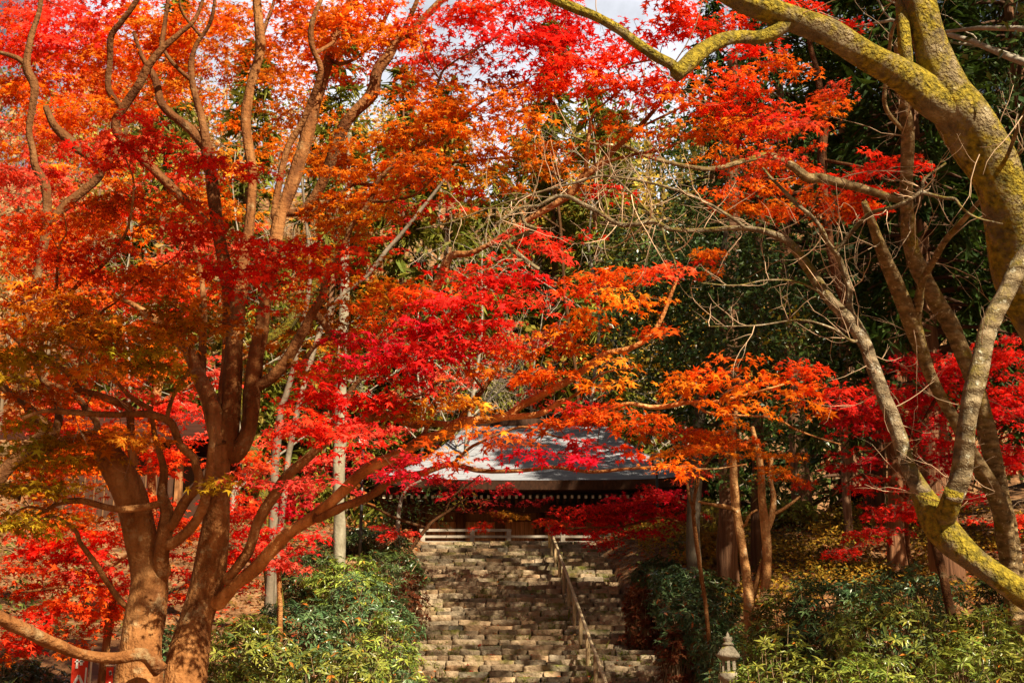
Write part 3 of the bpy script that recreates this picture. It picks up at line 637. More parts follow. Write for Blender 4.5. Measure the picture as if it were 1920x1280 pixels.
gable('small_shrine', 'small dark plank shrine with a steep gabled roof among the cedars', 9.15, 12.9, 45, 49, float(ground(11, 45)), 7.05, 8.45, .75, 'dark_roof', 'dark_wood')
gable('side_hall', 'dark timber hall with a heavy dark roof half hidden behind the orange maples', -14.2, -8.4, 38, 44, float(ground(-11, 38)) - .3, 8.55, 9.9, .8, 'dark_roof', 'dark_wood', 'x', 'hall')
gable('souvenir_stall', 'low stall with a brown sheet metal roof behind the leaning maple trunk', -6.75, -4.75, 20.2, 22.8, float(ground(-5.7, 21)), 1.02, 1.72, .25, 'brown_sheet', 'wood', 'x', 'stall')
# notice by the shrine
b = at(1526, 1010, 42.0)[0]; gz = float(ground(b[0], b[1])); t = thing('notice_board', 'small blank white notice on a post beside the dark shrine', 'sign', (b[0], b[1], gz))
G = Geo(); G.box((b[0] - .03, b[1] + .012, gz - .1), (b[0] + .03, b[1] + .06, b[2] + .1)); G.build('post', M['wood'], t, False, (b[0], b[1], gz))
G = Geo(); G.box((b[0] - .12, b[1] - .02, b[2] - .1), (b[0] + .12, b[1] + .01, b[2] + .28)); G.build('board', M['white'], t, False, (b[0], b[1], gz))
# red banners with white writing
def banner(label, px, py, Y, wpx, strokes, group='red banners by the stall'):
    P, mpp = at(px, py, Y); w = wpx * float(mpp); x0, zt = float(P[0]), float(P[2]); gz = float(ground(x0, Y)); b = (x0, Y, gz)
    t = thing('banner', label, 'banner', b, group)
    n = 24; zs = np.linspace(zt - 1.75, zt, n); xs = np.linspace(0, w, 8); V = np.array([[x0 + x, Y + .02 * math.sin(z * 4) + .012 * math.sin(x * 9 + z * 2), z] for z in zs for x in xs])
    G = Geo(); ii = np.arange(n - 1)[:, None] * 8; jj = np.arange(7)[None]; Qf = np.stack([ii + jj, ii + jj + 1, ii + 8 + jj + 1, ii + 8 + jj], -1).reshape(-1, 4)
    V2 = V + [0, .006, 0]; G.add(np.vstack([V, V2]), np.vstack([Qf, Qf[:, ::-1] + len(V)])); cl = G.build('cloth', M['red_cloth'], t, True, b)
    G = Geo()
    for (ax, az, bx, bz, th) in strokes:             # in units of banner width, down from the top edge
        a = np.array([x0 + ax * w, Y - .035, zt - az * w]); e = np.array([x0 + bx * w, Y - .035, zt - bz * w]); d = nrm(e - a); s_ = np.array([d[2], 0, -d[0]]) * th * w / 2
        q = np.array([a - s_ * .8, e - s_ * 1.1, e + s_ * 1.1, a + s_ * .8]); G.add(np.vstack([q, q + [0, .004, 0]]), [[0, 1, 2, 3], [0, 4, 5, 1], [1, 5, 6, 2], [2, 6, 7, 3], [3, 7, 4, 0]])
    G.build('lettering', M['white'], cl, False, b)
    G = Geo(); G.lathe([(.0, -.1), (.016, -.1), (.014, zt - gz + .08), (0, zt - gz + .09)], (x0 + w + .02, Y + .03, gz), 8); G.tube([(x0 - .02, Y + .02, zt + .02), (x0 + w + .05, Y + .02, zt + .02)], [.008, .008], 6); G.build('pole', M['pale'], t, True, b)
banner('wide red banner with white characters under the low bare limb', 137, 1224, 18.0, 31,
       [(.34, .1, .34, .9, .13), (.58, .1, .60, .72, .16), (.2, .12, .8, .1, .1), (.2, .5, .75, .5, .08),
        (.5, 1.3, .12, 2.1, .17), (.5, 1.3, .88, 2.05, .17), (.3, 1.95, .72, 1.95, .1), (.22, 2.25, .8, 2.25, .1), (.5, 1.95, .5, 2.75, .13), (.3, 2.4, .38, 2.65, .1), (.7, 2.4, .62, 2.65, .1), (.14, 2.78, .88, 2.78, .12),
        (.2, 3.2, .82, 3.2, .12), (.5, 3.0, .5, 4.0, .13), (.5, 3.3, .15, 3.9, .12), (.5, 3.3, .86, 3.9, .12), (.92, .85, .9, 4.2, .11)])
banner('narrow crimson banner with one white mark beside the maple trunk', 200, 1250, 18.4, 13.5,
       [(.6, .5, .75, 1.1, .36), (.62, 1.1, .72, .65, .3), (.7, 2.0, .7, 2.8, .3), (.4, 2.3, .9, 2.3, .2), (.5, 3.2, .85, 3.9, .25)])
# stone lantern
P, mpp = at(1364, 1183, 20.0); mpp = float(mpp); lx, lz = float(P[0]), float(P[2]); gz = float(ground(lx, 20)); LB = (lx, 20, gz)
lan = thing('stone_lantern', 'small weathered stone lantern with moss on its cap among the rhododendrons', 'stone lantern', LB)
def lat(name, prof, k, par=lan, smooth=True, rot=0.0):
    G = Geo(); G.lathe(prof, (lx, 20, lz), k, rot=rot); return G.build(name, M['lantern'], par, smooth, LB)
u = mpp
lat('finial', [(0, 0), (1.5 * u, -3 * u), (3.5 * u, -7 * u), (3 * u, -9 * u), (8 * u, -11 * u), (9 * u, -15 * u), (6.5 * u, -19 * u), (8 * u, -21 * u), (11 * u, -23 * u), (11 * u, -26 * u), (0, -27 * u)], 14)
lat('cap', [(7 * u, -26 * u), (12 * u, -29 * u), (18 * u, -36 * u), (23 * u, -42 * u), (24 * u, -47 * u), (20 * u, -50 * u), (14 * u, -54 * u), (0, -55 * u)], 6, rot=.3)
for a in range(6):
    G = Geo(); an = .3 + a * math.pi / 3; cxp, cyp = lx + math.cos(an) * 11 * u, 20 + math.sin(an) * 11 * u
    G.box((cxp - 2.6 * u, cyp - 2.6 * u, lz - 75 * u), (cxp + 2.6 * u, cyp + 2.6 * u, lz - 53 * u)); G.build('firebox_post', M['lantern'], lan, False, LB)
lat('platform', [(0, -74 * u), (14 * u, -74 * u), (19 * u, -78 * u), (21 * u, -86 * u), (16 * u, -93 * u), (10 * u, -97 * u), (0, -98 * u)], 6, rot=.3)
lat('shaft', [(0, -96 * u), (9 * u, -96 * u), (8.5 * u, -(lz - gz) / 2), (10 * u, -(lz - gz) - .1), (0, -(lz - gz) - .1)], 12)
# lamps
def lamp_post(label, px, py, Y, h):
    P, mpp = at(px, py, Y); x, z = float(P[0]), float(P[2]); gz = float(ground(x, Y)); b = (x, Y, gz); t = thing('lamp_post', label, 'lamp post', b)
    G = Geo(); G.lathe([(0, -.2), (.05, -.2), (.035, z - gz), (0, z - gz)], (x, Y, gz), 10); G.build('pole', M['metal'], t, True, b)
    G = Geo(); G.box((x - .13, Y - .13, z), (x + .13, Y + .13, z + .03)); G.box((x - .17, Y - .17, z + h), (x + .17, Y + .17, z + h + .05)); G.box((x - .1, Y - .1, z + h + .052), (x + .1, Y + .1, z + h + .1))
    for sx in (-1, 1):
        for sy in (-1, 1): G.box((x + sx * .115 - .012, Y + sy * .115 - .012, z + .03), (x + sx * .115 + .012, Y + sy * .115 + .012, z + h))
    hd = G.build('lamp_head', M['metal'], t, False, b); G = Geo(); G.box((x - .1, Y - .1, z + .032), (x + .1, Y + .1, z + h - .002)); G.build('pane', M['glass'], hd, False, b)
lamp_post('black lantern lamp post in front of the grey temple roof', 1231, 873, 43.5, .3)
lamp_post('black lantern lamp post beside the pale straight trunk', 681, 836, 36.0, .24)
SHADE = [('tall dark evergreen out beyond the right edge near the foot of the stairs', 9.9, 14.6, 20, 4.0, 15.5, 430), ('tall dark evergreen out beyond the right edge halfway up the stairs', 10.4, 22.5, 22, 4.2, 17, 470), ('tall dark evergreen out beyond the right edge near the stair top', 13.2, 28.5, 23, 4.2, 16.5, 430),  # unseen trees, added to dapple the steps and right bank
 ('slimmer dark evergreen out beyond the right edge between two taller ones', 9.7, 18.6, 22, 3.6, 17, 190), ('dark evergreen beyond the right edge above the rhododendron bank', 13.9, 8.0, 19, 4.6, 14.5, 230)]
OVER_SHADE = [('unseen maple added right of the camera to shade the left trunks from above', 2.6, 2.0, 9.5, [((-.5, 9.5, 7.1), (1.5, 1.5, .5), 90), ((.4, 9.0, 9.2), (2.0, 1.8, .9), 100), ((-.9, 9.9, 7.0), (1.6, 1.4, .4), 90), ((-1.6, 10.8, 7.6), (1.8, 1.4, .5), 90), ((-2.2, 8.6, 7.6), (2.0, 1.6, .5), 60), ((-2.6, 10.6, 9.6), (2.0, 1.6, .5), 50)], 'VO')]  # unseen crown, shaped along the sun rays to shade the left trunks
# ================================================================== NEAR LEFT MAPLES
A = Tree('maple_tree', 'gnarled leftmost maple trunk with a broken top and arching low limbs', 'smooth_bark', group='autumn maples')
A.limb([(258, 1300, 92), (262, 1213, 78), (269, 1152, 80), (279, 1085, 68), (273, 1038, 58), (262, 984, 60), (240, 920, 60), (215, 870, 57), (198, 835, 46)], 14.0, 14.2, down=True)
A.limb([(305, 1075, 30), (302, 1051, 30), (307, 1001, 30), (312, 961, 26), (304, 927, 20), (307, 884, 15), (300, 850, 13), (290, 815, 11), (283, 766, 9)], None, 13.7)
A.limb([(302, 944, 16), (262, 952, 15), (215, 954, 14), (151, 939, 13), (111, 944, 10), (87, 957, 7), (40, 985, 5)], None, 13.2)
A.limb([(87, 957, 6), (50, 950, 5), (10, 975, 4)], None, 13.0)
A.limb([(322, 1018, 22), (356, 991, 21), (380, 951, 20), (391, 900, 17), (396, 850, 14), (400, 800, 10)], None, 13.4)
A.limb([(322, 984, 20), (346, 941, 20), (373, 904, 18), (366, 870, 16), (363, 857, 16), (339, 833, 15), (322, 793, 15), (292, 779, 16), (262, 776, 13), (208, 778, 12), (134, 773, 12), (84, 771, 9), (40, 785, 7)], None, 12.8)
A.limb([(257, 870, 14), (249, 857, 16), (246, 810, 16), (242, 766, 15), (228, 757, 14), (188, 742, 14), (148, 729, 13), (128, 699, 11), (94, 679, 9), (72, 665, 9), (77, 642, 9), (94, 608, 9), (111, 578, 10), (151, 527, 9), (185, 504, 8), (215, 470, 7), (239, 430, 6), (249, 380, 5), (250, 336, 4), (235, 296, 3)], 13.9, 12.2)
A.limb([(111, 578, 6), (106, 531, 6), (111, 464, 4), (124, 437, 3), (120, 400, 2)], None, 12.0)
A.limb([(148, 690, 6), (151, 665, 5), (175, 625, 5), (188, 588, 5), (215, 568, 4), (255, 534, 3), (302, 500, 3), (336, 474, 2), (350, 440, 2)], None, 12.2)
A.limb([(94, 679, 6), (55, 620, 5), (40, 580, 4), (0, 555, 3)], None, 12.4)
A.limb([(35, 585, 3), (45, 540, 3), (10, 505, 2)], None, 12.4)
A.limb([(283, 766, 9), (240, 740, 8), (205, 700, 6), (170, 690, 4)], None, 13.5)
A.limb([(235, 1135, 12), (201, 1092, 11), (175, 1051, 11), (151, 1018, 9), (141, 994, 8), (100, 968, 6), (40, 985, 4)], None, 13.6)
A.limb([(300, 1258, 34), (270, 1228, 28), (215, 1235, 24), (151, 1226, 22), (101, 1206, 24), (50, 1182, 26), (20, 1169, 26), (-10, 1150, 20), (-60, 1120, 16)], 13.6, 12.6, tint=(.75, .7, .65))
A.limb([(312, 793, 9), (318, 760, 8), (335, 720, 7), (358, 690, 7), (357, 650, 5), (405, 620, 4), (470, 580, 3)], None, 12.9)
for p in [(60, 830, 75, 45, 13.4, 'GL'), (70, 905, 90, 45, 13.2, 'LG'), (150, 860, 60, 40, 13.6, 'LO'), (50, 965, 80, 30, 13.0, 'LG'), (190, 815, 60, 35, 13.4, 'OL'), (250, 830, 40, 30, 13.2, 'OY'),
          (60, 660, 80, 45, 12.6, 'LG'), (190, 620, 110, 45, 12.6, 'LO'), (270, 690, 70, 35, 13.0, 'GL'), (120, 590, 90, 40, 12.4, 'OL'), (350, 590, 70, 45, 13.0, 'LO'), (60, 520, 70, 50, 12.6, 'OV'), (190, 470, 120, 50, 12.6, 'VR'),
          (50, 430, 90, 60, 12.6, 'VR'), (260, 520, 110, 45, 12.6, 'OV'), (330, 440, 90, 45, 12.2, 'VR'), (150, 400, 130, 40, 12.6, 'OV'), (280, 260, 110, 40, 12.0, 'R'), (200, 285, 70, 25, 12.0, 'R'), (420, 322, 110, 26, 12.0, 'RP'), (350, 300, 80, 30, 12.0, 'R'), (250, 370, 110, 35, 12.4, 'OV'),
          (400, 500, 70, 40, 12.6, 'R'), (300, 620, 70, 35, 13.3, 'OL'), (80, 735, 80, 30, 13.5, 'OB'), (420, 600, 60, 25, 12.7, 'BL'), (30, 600, 50, 40, 12.5, 'VY'), (25, 320, 60, 60, 13.0, 'PV'), (120, 560, 80, 24, 12.5, 'YO'), (250, 670, 60, 24, 12.8, 'GY'), (40, 640, 60, 30, 12.5, 'GY'), (330, 640, 50, 26, 13.2, 'YL'), (160, 690, 70, 22, 12.8, 'YO'), (400, 915, 25, 15, 13.0, 'LG')]:
    A.patch(*p, cov=2.4 if p[4] < 13.7 and p[1] > 560 else 1.6)
A.bare(26, (.3, .9), (.5, .34, .22), box=(0, 560, 260, 800))

B = Tree('maple_tree', 'many stemmed maple whose long limb, tinted pale as if sunlit, reaches out over the stone steps', 'smooth_bark', group='autumn maples')
B.limb([(343, 1310, 84), (346, 1277, 78), (353, 1220, 76), (366, 1152, 62), (386, 1085, 62), (398, 1018, 58), (406, 951, 50), (414, 884, 44), (420, 840, 44)], 14.2, 14.4, down=True)
B.limb([(418, 840, 42), (408, 800, 40), (394, 749, 34), (373, 699, 28), (353, 658, 25), (319, 625, 20), (285, 595, 15), (250, 570, 10), (215, 555, 6)], None, 14.9)
B.limb([(378, 700, 17), (381, 632, 16), (383, 585, 14), (380, 540, 11), (370, 480, 8), (350, 420, 6)], None, 15.2, tint=(.62, .55, .48))  # darker tints on upper limbs: younger bark, plus shade put into the colour
B.limb([(425, 835, 40), (435, 749, 36), (438, 665, 35), (443, 598, 34), (446, 564, 31), (457, 490, 24), (470, 403, 19), (474, 336, 17), (467, 286, 18), (460, 218, 20), (470, 161, 18), (487, 101, 18), (484, 34, 17), (480, -20, 15), (476, -80, 12)], None, 15.4, tint=(.74, .68, .6))
B.limb([(487, 90, 9), (497, 50, 8), (512, 10, 6), (520, -30, 5)], None, 15.4, tint=(.62, .55, .48))
B.limb([(440, 850, 34), (467, 805, 33), (475, 732, 32), (480, 665, 30), (492, 608, 26), (500, 558, 25), (514, 470, 25), (527, 403, 25), (551, 336, 26), (571, 269, 25), (583, 218, 26), (601, 161, 22), (621, 101, 19), (637, 50, 16), (657, 0, 14), (680, -60, 11)], None, 15.0, tint=(.74, .68, .6))
B.limb([(514, 400, 14), (537, 286, 13), (568, 228, 13), (595, 161, 13), (601, 128, 12), (584, 84, 11), (584, 44, 10), (601, 0, 8)], None, 14.4, tint=(.62, .55, .48))
B.limb([(601, 95, 8), (625, 80, 7), (640, 60, 6)], None, 14.6, tint=(.62, .55, .48))
B.limb([(490, 720, 24), (524, 692, 23), (554, 648, 21), (584, 591, 18), (605, 554, 15), (612, 520, 12), (640, 470, 11), (660, 423, 10), (684, 393, 9), (704, 356, 8.5), (711, 336, 8.5), (751, 299, 8), (791, 269, 8), (842, 242, 7), (892, 198, 6), (942, 171, 4), (993, 148, 3)], None, 13.4, tint=(.62, .55, .48))
B.limb([(798, 262, 4), (808, 218, 4.5), (825, 144, 5), (848, 118, 4), (909, 84, 3), (950, 60, 2.5)], None, 13.2, tint=(.62, .55, .48))
B.limb([(825, 150, 4), (800, 110, 3.5), (788, 75, 3)], None, 13.2, tint=(.62, .55, .48))
B.limb([(540, 400, 17), (571, 392, 18), (605, 343, 21), (640, 249, 21), (663, 212, 22), (697, 178, 24), (707, 134, 22), (731, 101, 20), (747, 74, 18), (788, 40, 15), (828, 0, 13), (870, -50, 10)], None, 14.0, tint=(.62, .55, .48))
B.limb([(755, 62, 10), (775, 20, 9), (790, -20, 7)], None, 14.0, tint=(.62, .55, .48))
B.limb([(860, 15, 8), (920, 12, 7), (960, -5, 6)], 13.8, 13.6, tint=(.62, .55, .48))
B.limb([(640, 120, 8), (680, 100, 8), (720, 40, 7), (735, 0, 6)], None, 14.5, tint=(.62, .55, .48))
B.limb([(580, 400, 12), (605, 384, 11), (640, 363, 10), (667, 344, 9), (707, 348, 9), (768, 336, 8), (801, 319, 7), (838, 306, 6.5), (889, 302, 6), (932, 297, 5), (969, 296, 4.5), (981, 312, 4), (976, 325, 3)], None, 13.2, tint=(.62, .55, .48))
B.limb([(700, 378, 6), (730, 377, 5.5), (780, 365, 5), (815, 330, 4)], None, 13.2, tint=(.62, .55, .48))
B.limb([(560, 690, 10), (571, 675, 10), (591, 648, 9), (618, 635, 8), (660, 622, 5)], None, 13.6, tint=(.62, .55, .48))
# the long limb over the stairs; sunlight put into its pale tint
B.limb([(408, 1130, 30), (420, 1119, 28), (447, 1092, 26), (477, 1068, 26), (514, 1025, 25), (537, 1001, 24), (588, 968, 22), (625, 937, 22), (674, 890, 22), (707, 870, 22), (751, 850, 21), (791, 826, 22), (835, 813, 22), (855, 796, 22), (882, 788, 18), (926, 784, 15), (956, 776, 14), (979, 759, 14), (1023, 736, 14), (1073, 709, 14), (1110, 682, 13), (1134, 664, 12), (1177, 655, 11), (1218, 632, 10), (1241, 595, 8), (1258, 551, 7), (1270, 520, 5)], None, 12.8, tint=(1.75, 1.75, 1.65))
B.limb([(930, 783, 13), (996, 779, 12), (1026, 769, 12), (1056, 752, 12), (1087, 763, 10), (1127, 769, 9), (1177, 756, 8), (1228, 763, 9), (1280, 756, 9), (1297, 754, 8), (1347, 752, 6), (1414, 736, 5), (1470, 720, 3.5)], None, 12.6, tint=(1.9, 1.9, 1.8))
B.limb([(1297, 756, 6), (1314, 766, 6), (1340, 776, 5), (1448, 783, 4.2), (1488, 803, 3.8), (1532, 820, 3.2), (1576, 833, 2.5)], None, 12.4)
B.limb([(1060, 752, 6), (1085, 735, 5), (1130, 700, 4), (1180, 690, 3)], None, 12.4)
B.limb([(596, 972, 18), (640, 951, 16), (690, 931, 16), (741, 897, 15), (791, 887, 13), (845, 870, 11), (899, 882, 9), (976, 882, 8), (1036, 875, 7), (1110, 884, 7), (1177, 879, 5.5), (1261, 875, 4.5), (1330, 880, 3.5), (1400, 870, 2.5)], None, 12.5)
B.limb([(850, 868, 6), (880, 840, 6), (920, 820, 5), (980, 800, 5), (1030, 815, 4), (1100, 830, 3), (1180, 850, 2.5)], None, 12.3)
B.limb([(425, 1085, 18), (440, 1070, 19), (467, 1031, 20), (484, 978, 20), (504, 941, 22), (537, 894, 21), (578, 857, 18), (625, 815, 17), (680, 790, 18), (724, 779, 18), (774, 796, 16), (801, 793, 13), (855, 793, 12), (875, 766, 10), (905, 729, 10), (932, 689, 7), (944, 660, 5), (960, 590, 4)], None, 13.5)
B.limb([(805, 793, 8), (790, 820, 9), (765, 838, 8)], None, 13.4)
B.limb([(724, 779, 9), (705, 768, 10), (690, 775, 11)], None, 13.4)
B.limb([(875, 766, 5), (850, 745, 4), (790, 740, 4), (740, 760, 3)], None, 13.2)
B.limb([(905, 729, 5), (880, 690, 4), (890, 640, 3.5), (930, 590, 3)], None, 13.0)
B.limb([(590, 585, 14), (640, 640, 14), (700, 640, 15), (770, 585, 17), (810, 545, 19), (825, 521, 20), (835, 494, 17), (848, 477, 15), (882, 474, 12), (909, 462, 10), (935, 448, 10), (985, 415, 12), (1036, 386, 12), (1070, 363, 16), (1093, 333, 16), (1120, 312, 14), (1154, 279, 11), (1194, 242, 9), (1238, 195, 7), (1272, 161, 5), (1310, 120, 4), (1350, 80, 3)], 14.3, 12.6)
B.limb([(1093, 333, 8), (1098, 322, 8), (1100, 285, 8), (1105, 248, 7), (1112, 215, 5), (1150, 180, 4)], None, 12.8)
B.limb([(1115, 318, 8), (1144, 302, 7), (1194, 289, 6), (1238, 282, 5), (1278, 265, 4.5), (1340, 240, 3.5), (1430, 215, 2.5)], None, 12.6)
B.limb([(1194, 242, 5), (1250, 215, 5), (1300, 190, 4), (1380, 150, 3.5), (1450, 115, 2.5)], None, 12.2)
B.limb([(1195, 178, 4), (1160, 130, 4), (1235, 110, 3)], 12.7, 12.4)
for p in [  # upper canopy
          (540, 60, 80, 50, 15.6, 'VO', 1.0), (640, 30, 80, 40, 14.6, 'OV', 1.3), (560, 200, 70, 50, 15.8, 'OB', 1.0), (630, 110, 60, 50, 15.2, 'VO', 1.0), (740, 70, 110, 55, 14.4, 'OB', 1.5), (690, 20, 90, 40, 14.6, 'OV', 1.5), (830, 25, 100, 35, 13.6, 'RV', 1.4),
          (870, 70, 110, 40, 13.4, 'RK', 1.1), (960, 75, 90, 45, 13.2, 'RC', 1.0), (1000, 130, 60, 40, 13.2, 'RC', .8), (790, 130, 90, 50, 14.0, 'OV', 1.3), (900, 120, 70, 40, 13.3, 'VK', .8),
          (820, 205, 140, 45, 13.4, 'BO', 1.8), (740, 250, 100, 45, 13.8, 'OB', 1.7), (930, 235, 90, 40, 13.2, 'BO', 1.3), (640, 300, 70, 50, 15.2, 'OB', 1.4), (690, 310, 90, 45, 13.8, 'BO', 1.8), (860, 290, 110, 35, 13.2, 'BO', 1.6), (780, 330, 90, 35, 13.4, 'OV', 1.4), (960, 320, 90, 35, 13.2, 'BL', 1.0),
          (640, 365, 80, 35, 14.0, 'OB', 1.7), (700, 400, 80, 35, 13.8, 'BL', 1.5), (620, 420, 60, 40, 14.6, 'OB', 1.3), (840, 370, 70, 25, 13.6, 'RV', .9), (930, 350, 60, 25, 13.2, 'BL', .9), (1040, 250, 50, 40, 13.0, 'OB', 1.0),
          # left front and middle tiers
          (570, 478, 155, 24, 12.9, 'R', 1.6), (640, 462, 80, 18, 12.7, 'RV', 1.6), (560, 512, 120, 24, 13.0, 'RV', 1.5), (480, 545, 90, 26, 12.9, 'RV', 1.4), (470, 470, 60, 40, 13.4, 'VR', 1.3), (640, 450, 70, 30, 14.2, 'LB', 1.2), (690, 540, 60, 30, 13.7, 'LB', 1.5), (600, 610, 60, 40, 14.8, 'LB', 1.3), (650, 640, 60, 40, 14.2, 'LO', 1.3), (760, 560, 80, 35, 13.5, 'VB', 1.4), (720, 520, 60, 30, 13.6, 'BL', 1.2),
          # central red mass
          (900, 560, 105, 50, 12.7, 'RC', 1.9), (810, 600, 120, 50, 12.8, 'CR', 1.9), (960, 520, 70, 35, 12.8, 'RC', 1.5), (870, 505, 80, 25, 12.9, 'R', 1.4), (720, 670, 110, 45, 12.9, 'CR', 2.0), (800, 650, 110, 40, 12.7, 'CR', 1.6), (640, 730, 110, 45, 12.8, 'RC', 2.0), (720, 740, 60, 40, 12.9, 'R', 1.6), (620, 790, 80, 35, 12.6, 'R', 1.8), (660, 810, 60, 22, 12.5, 'RP', 1.7), (560, 745, 60, 25, 12.8, 'R', 1.6), (580, 800, 40, 25, 12.7, 'RP', 1.3), (780, 535, 60, 25, 12.9, 'VR', 1.3), (1040, 440, 85, 24, 12.6, 'RP', 1.6), (980, 450, 60, 24, 12.8, 'R', 1.5), (700, 600, 60, 35, 13.3, 'VB', 1.2),
          (1000, 600, 65, 40, 13.2, 'PV', 1.4), (980, 660, 80, 30, 13.2, 'VO', 1.3), (890, 640, 60, 30, 12.9, 'RC', 1.4),
          # orange to the right
          (1150, 535, 100, 30, 12.7, 'VO', 1.7), (1240, 520, 55, 18, 12.5, 'VP', 1.6), (1190, 575, 85, 25, 12.6, 'OY', 1.6), (1090, 545, 50, 22, 12.8, 'RV', 1.5), (1210, 622, 75, 14, 12.5, 'OV', 1.6), (1100, 615, 80, 28, 12.9, 'OB', 1.6), (1060, 660, 70, 28, 13.0, 'OB', 1.4), (1140, 690, 45, 25, 12.7, 'OY', 1.3), (1010, 710, 80, 28, 13.0, 'OV', 1.4), (1120, 735, 55, 22, 12.6, 'OY', 1.3), (1130, 790, 80, 25, 12.5, 'VO', 1.2), (1080, 770, 40, 25, 12.6, 'VC', 1.0), (960, 700, 70, 24, 13.1, 'BO', 1.3),
          (860, 738, 75, 18, 13.0, 'YO', 1.5), (780, 760, 70, 22, 13.2, 'LY', 1.3), (840, 770, 70, 18, 13.2, 'OY', 1.1), (640, 690, 50, 36, 14.8, 'LB', 1.4), (645, 590, 50, 50, 15, 'LB', 1.3), (650, 500, 60, 30, 14.8, 'BL', 1.2), (600, 690, 50, 40, 14.8, 'OL', 1.2), (560, 560, 50, 40, 15.4, 'OL', 1.1), (530, 600, 40, 50, 15.6, 'OL', .8), (1020, 60, 70, 60, 13.4, 'RC', 1.5), (1080, 40, 70, 45, 13.2, 'RC', 1.6), (1010, 10, 80, 24, 13.3, 'RC', 1.8), (1060, 90, 60, 40, 13.3, 'RC', 1.3), (900, 30, 80, 30, 13.6, 'RV', 1.2), (930, 10, 70, 20, 13.4, 'RV', 1.2), (560, 5, 90, 18, 15, 'OV', 1.3), (1010, 190, 60, 40, 13.2, 'OB', 1.1), (590, 20, 80, 40, 15, 'OV', 1.4), (520, 10, 60, 30, 15.4, 'VO', 1.2), (1040, 140, 60, 50, 13.4, 'RV', 1.4), (960, 180, 60, 30, 13.4, 'OB', 1.0), (1000, 794, 70, 9, 12.5, 'OV', .5), (940, 825, 50, 10, 12.4, 'OK', .35), (830, 850, 80, 14, 12.6, 'CK', .35), (1180, 800, 70, 14, 12.4, 'VO', 1.0), (1080, 792, 60, 12, 12.5, 'OV', .7), (900, 808, 60, 10, 12.5, 'OV', .8), (770, 870, 60, 12, 12.6, 'CK', .5),
          (1400, 700, 130, 26, 12.6, 'OV', 1.7), (1320, 725, 75, 24, 12.6, 'OB', 1.6), (1510, 675, 75, 26, 12.7, 'VR', 1.7), (1490, 715, 80, 22, 12.6, 'VO', 1.5), (1560, 720, 55, 26, 12.8, 'RV', 1.4), (1430, 735, 110, 18, 12.5, 'OB', 1.4), (1380, 760, 60, 14, 12.4, 'BO', .8), (1600, 750, 40, 20, 12.7, 'RC', 1.2),
          (870, 842, 60, 13, 12.3, 'OV', 1.5), (1060, 840, 60, 14, 12.3, 'CK', .55), (1090, 868, 50, 12, 12.3, 'C', .5), (1010, 850, 40, 10, 12.3, 'CK', .3), (1150, 845, 50, 12, 12.3, 'VC', .7),
          (560, 885, 32, 12, 12.6, 'PC', 1.2), (490, 892, 40, 10, 12.9, 'P', 1.2), (1290, 875, 60, 16, 12.3, 'OV', 1.0),
          # right hand red sprays
          (1150, 120, 110, 45, 12.6, 'R', 1.7), (1090, 95, 60, 40, 12.9, 'R', 1.3), (1240, 60, 60, 45, 12.3, 'R', 1.7), (1310, 30, 80, 40, 12.2, 'RV', 1.6), (1140, 175, 90, 30, 12.8, 'VO', 1.5), (1210, 165, 90, 30, 12.5, 'RV', 1.5), (1330, 165, 90, 30, 12.3, 'VR', 1.6), (1260, 200, 90, 25, 12.5, 'OV', 1.4), (1400, 135, 80, 28, 12.2, 'VO', 1.4), (1410, 210, 65, 20, 12.2, 'RC', 1.7), (1330, 235, 90, 24, 12.4, 'OB', 1.4), (1200, 255, 70, 28, 12.7, 'OV', 1.3), (1120, 230, 60, 30, 12.9, 'OB', 1.2), (1420, 268, 80, 16, 12.3, 'VP', 1.4), (1490, 120, 50, 25, 12.2, 'VB', 1.1), (1140, 350, 60, 14, 12.8, 'RC', .9), (1480, 185, 40, 18, 12.2, 'VR', 1.1), (1380, 90, 80, 26, 12.3, 'RV', 1.2), (1500, 235, 50, 12, 12.2, 'VP', 1.1)]:
    B.patch(*p[:6], cov=p[6] * 1.1)

# left background maples whose wood shows against the leaves
L = Tree('maple_tree', 'leaning maple at the left edge with pale mottled limbs and red leaves', 'smooth_bark', group='autumn maples', bark_tint=(.52, .48, .46))  # bark tint darkened, canopy shade put into the limb colour
L.limb([(-60, 1080, 40), (-20, 930, 32), (40, 850, 24), (84, 803, 19), (67, 779, 18), (44, 756, 15), (0, 722, 13), (-40, 690, 10)], 16.0, 15.6, down=True)
L.limb([(45, 845, 22), (100, 815, 18), (111, 766, 16), (91, 739, 14), (67, 722, 14), (34, 714, 12), (0, 705, 10)], None, 15.4)
L.limb([(30, 865, 20), (110, 830, 16), (180, 805, 13), (161, 766, 12), (141, 742, 11), (118, 729, 12), (84, 715, 12), (57, 665, 11), (27, 632, 9), (0, 610, 7)], None, 15.2)
L.limb([(60, 785, 16), (40, 700, 17), (60, 560, 17), (85, 440, 18), (87, 356, 17), (67, 312, 16), (60, 279, 13), (54, 240, 12), (64, 165, 17), (50, 124, 15), (60, 67, 13), (74, 20, 10), (80, -30, 8)], None, 16.4)
L.limb([(50, 124, 10), (37, 111, 10), (20, 104, 9), (0, 99, 8), (-30, 90, 6)], None, 16.2)
L.limb([(90, 420, 20), (130, 380, 20), (190, 325, 16), (168, 296, 15), (144, 279, 18), (124, 259, 20), (101, 235, 14), (85, 200, 12)], None, 16.2)
L.limb([(188, 318, 13), (210, 300, 13), (225, 270, 10), (240, 240, 8)], None, 16.3)
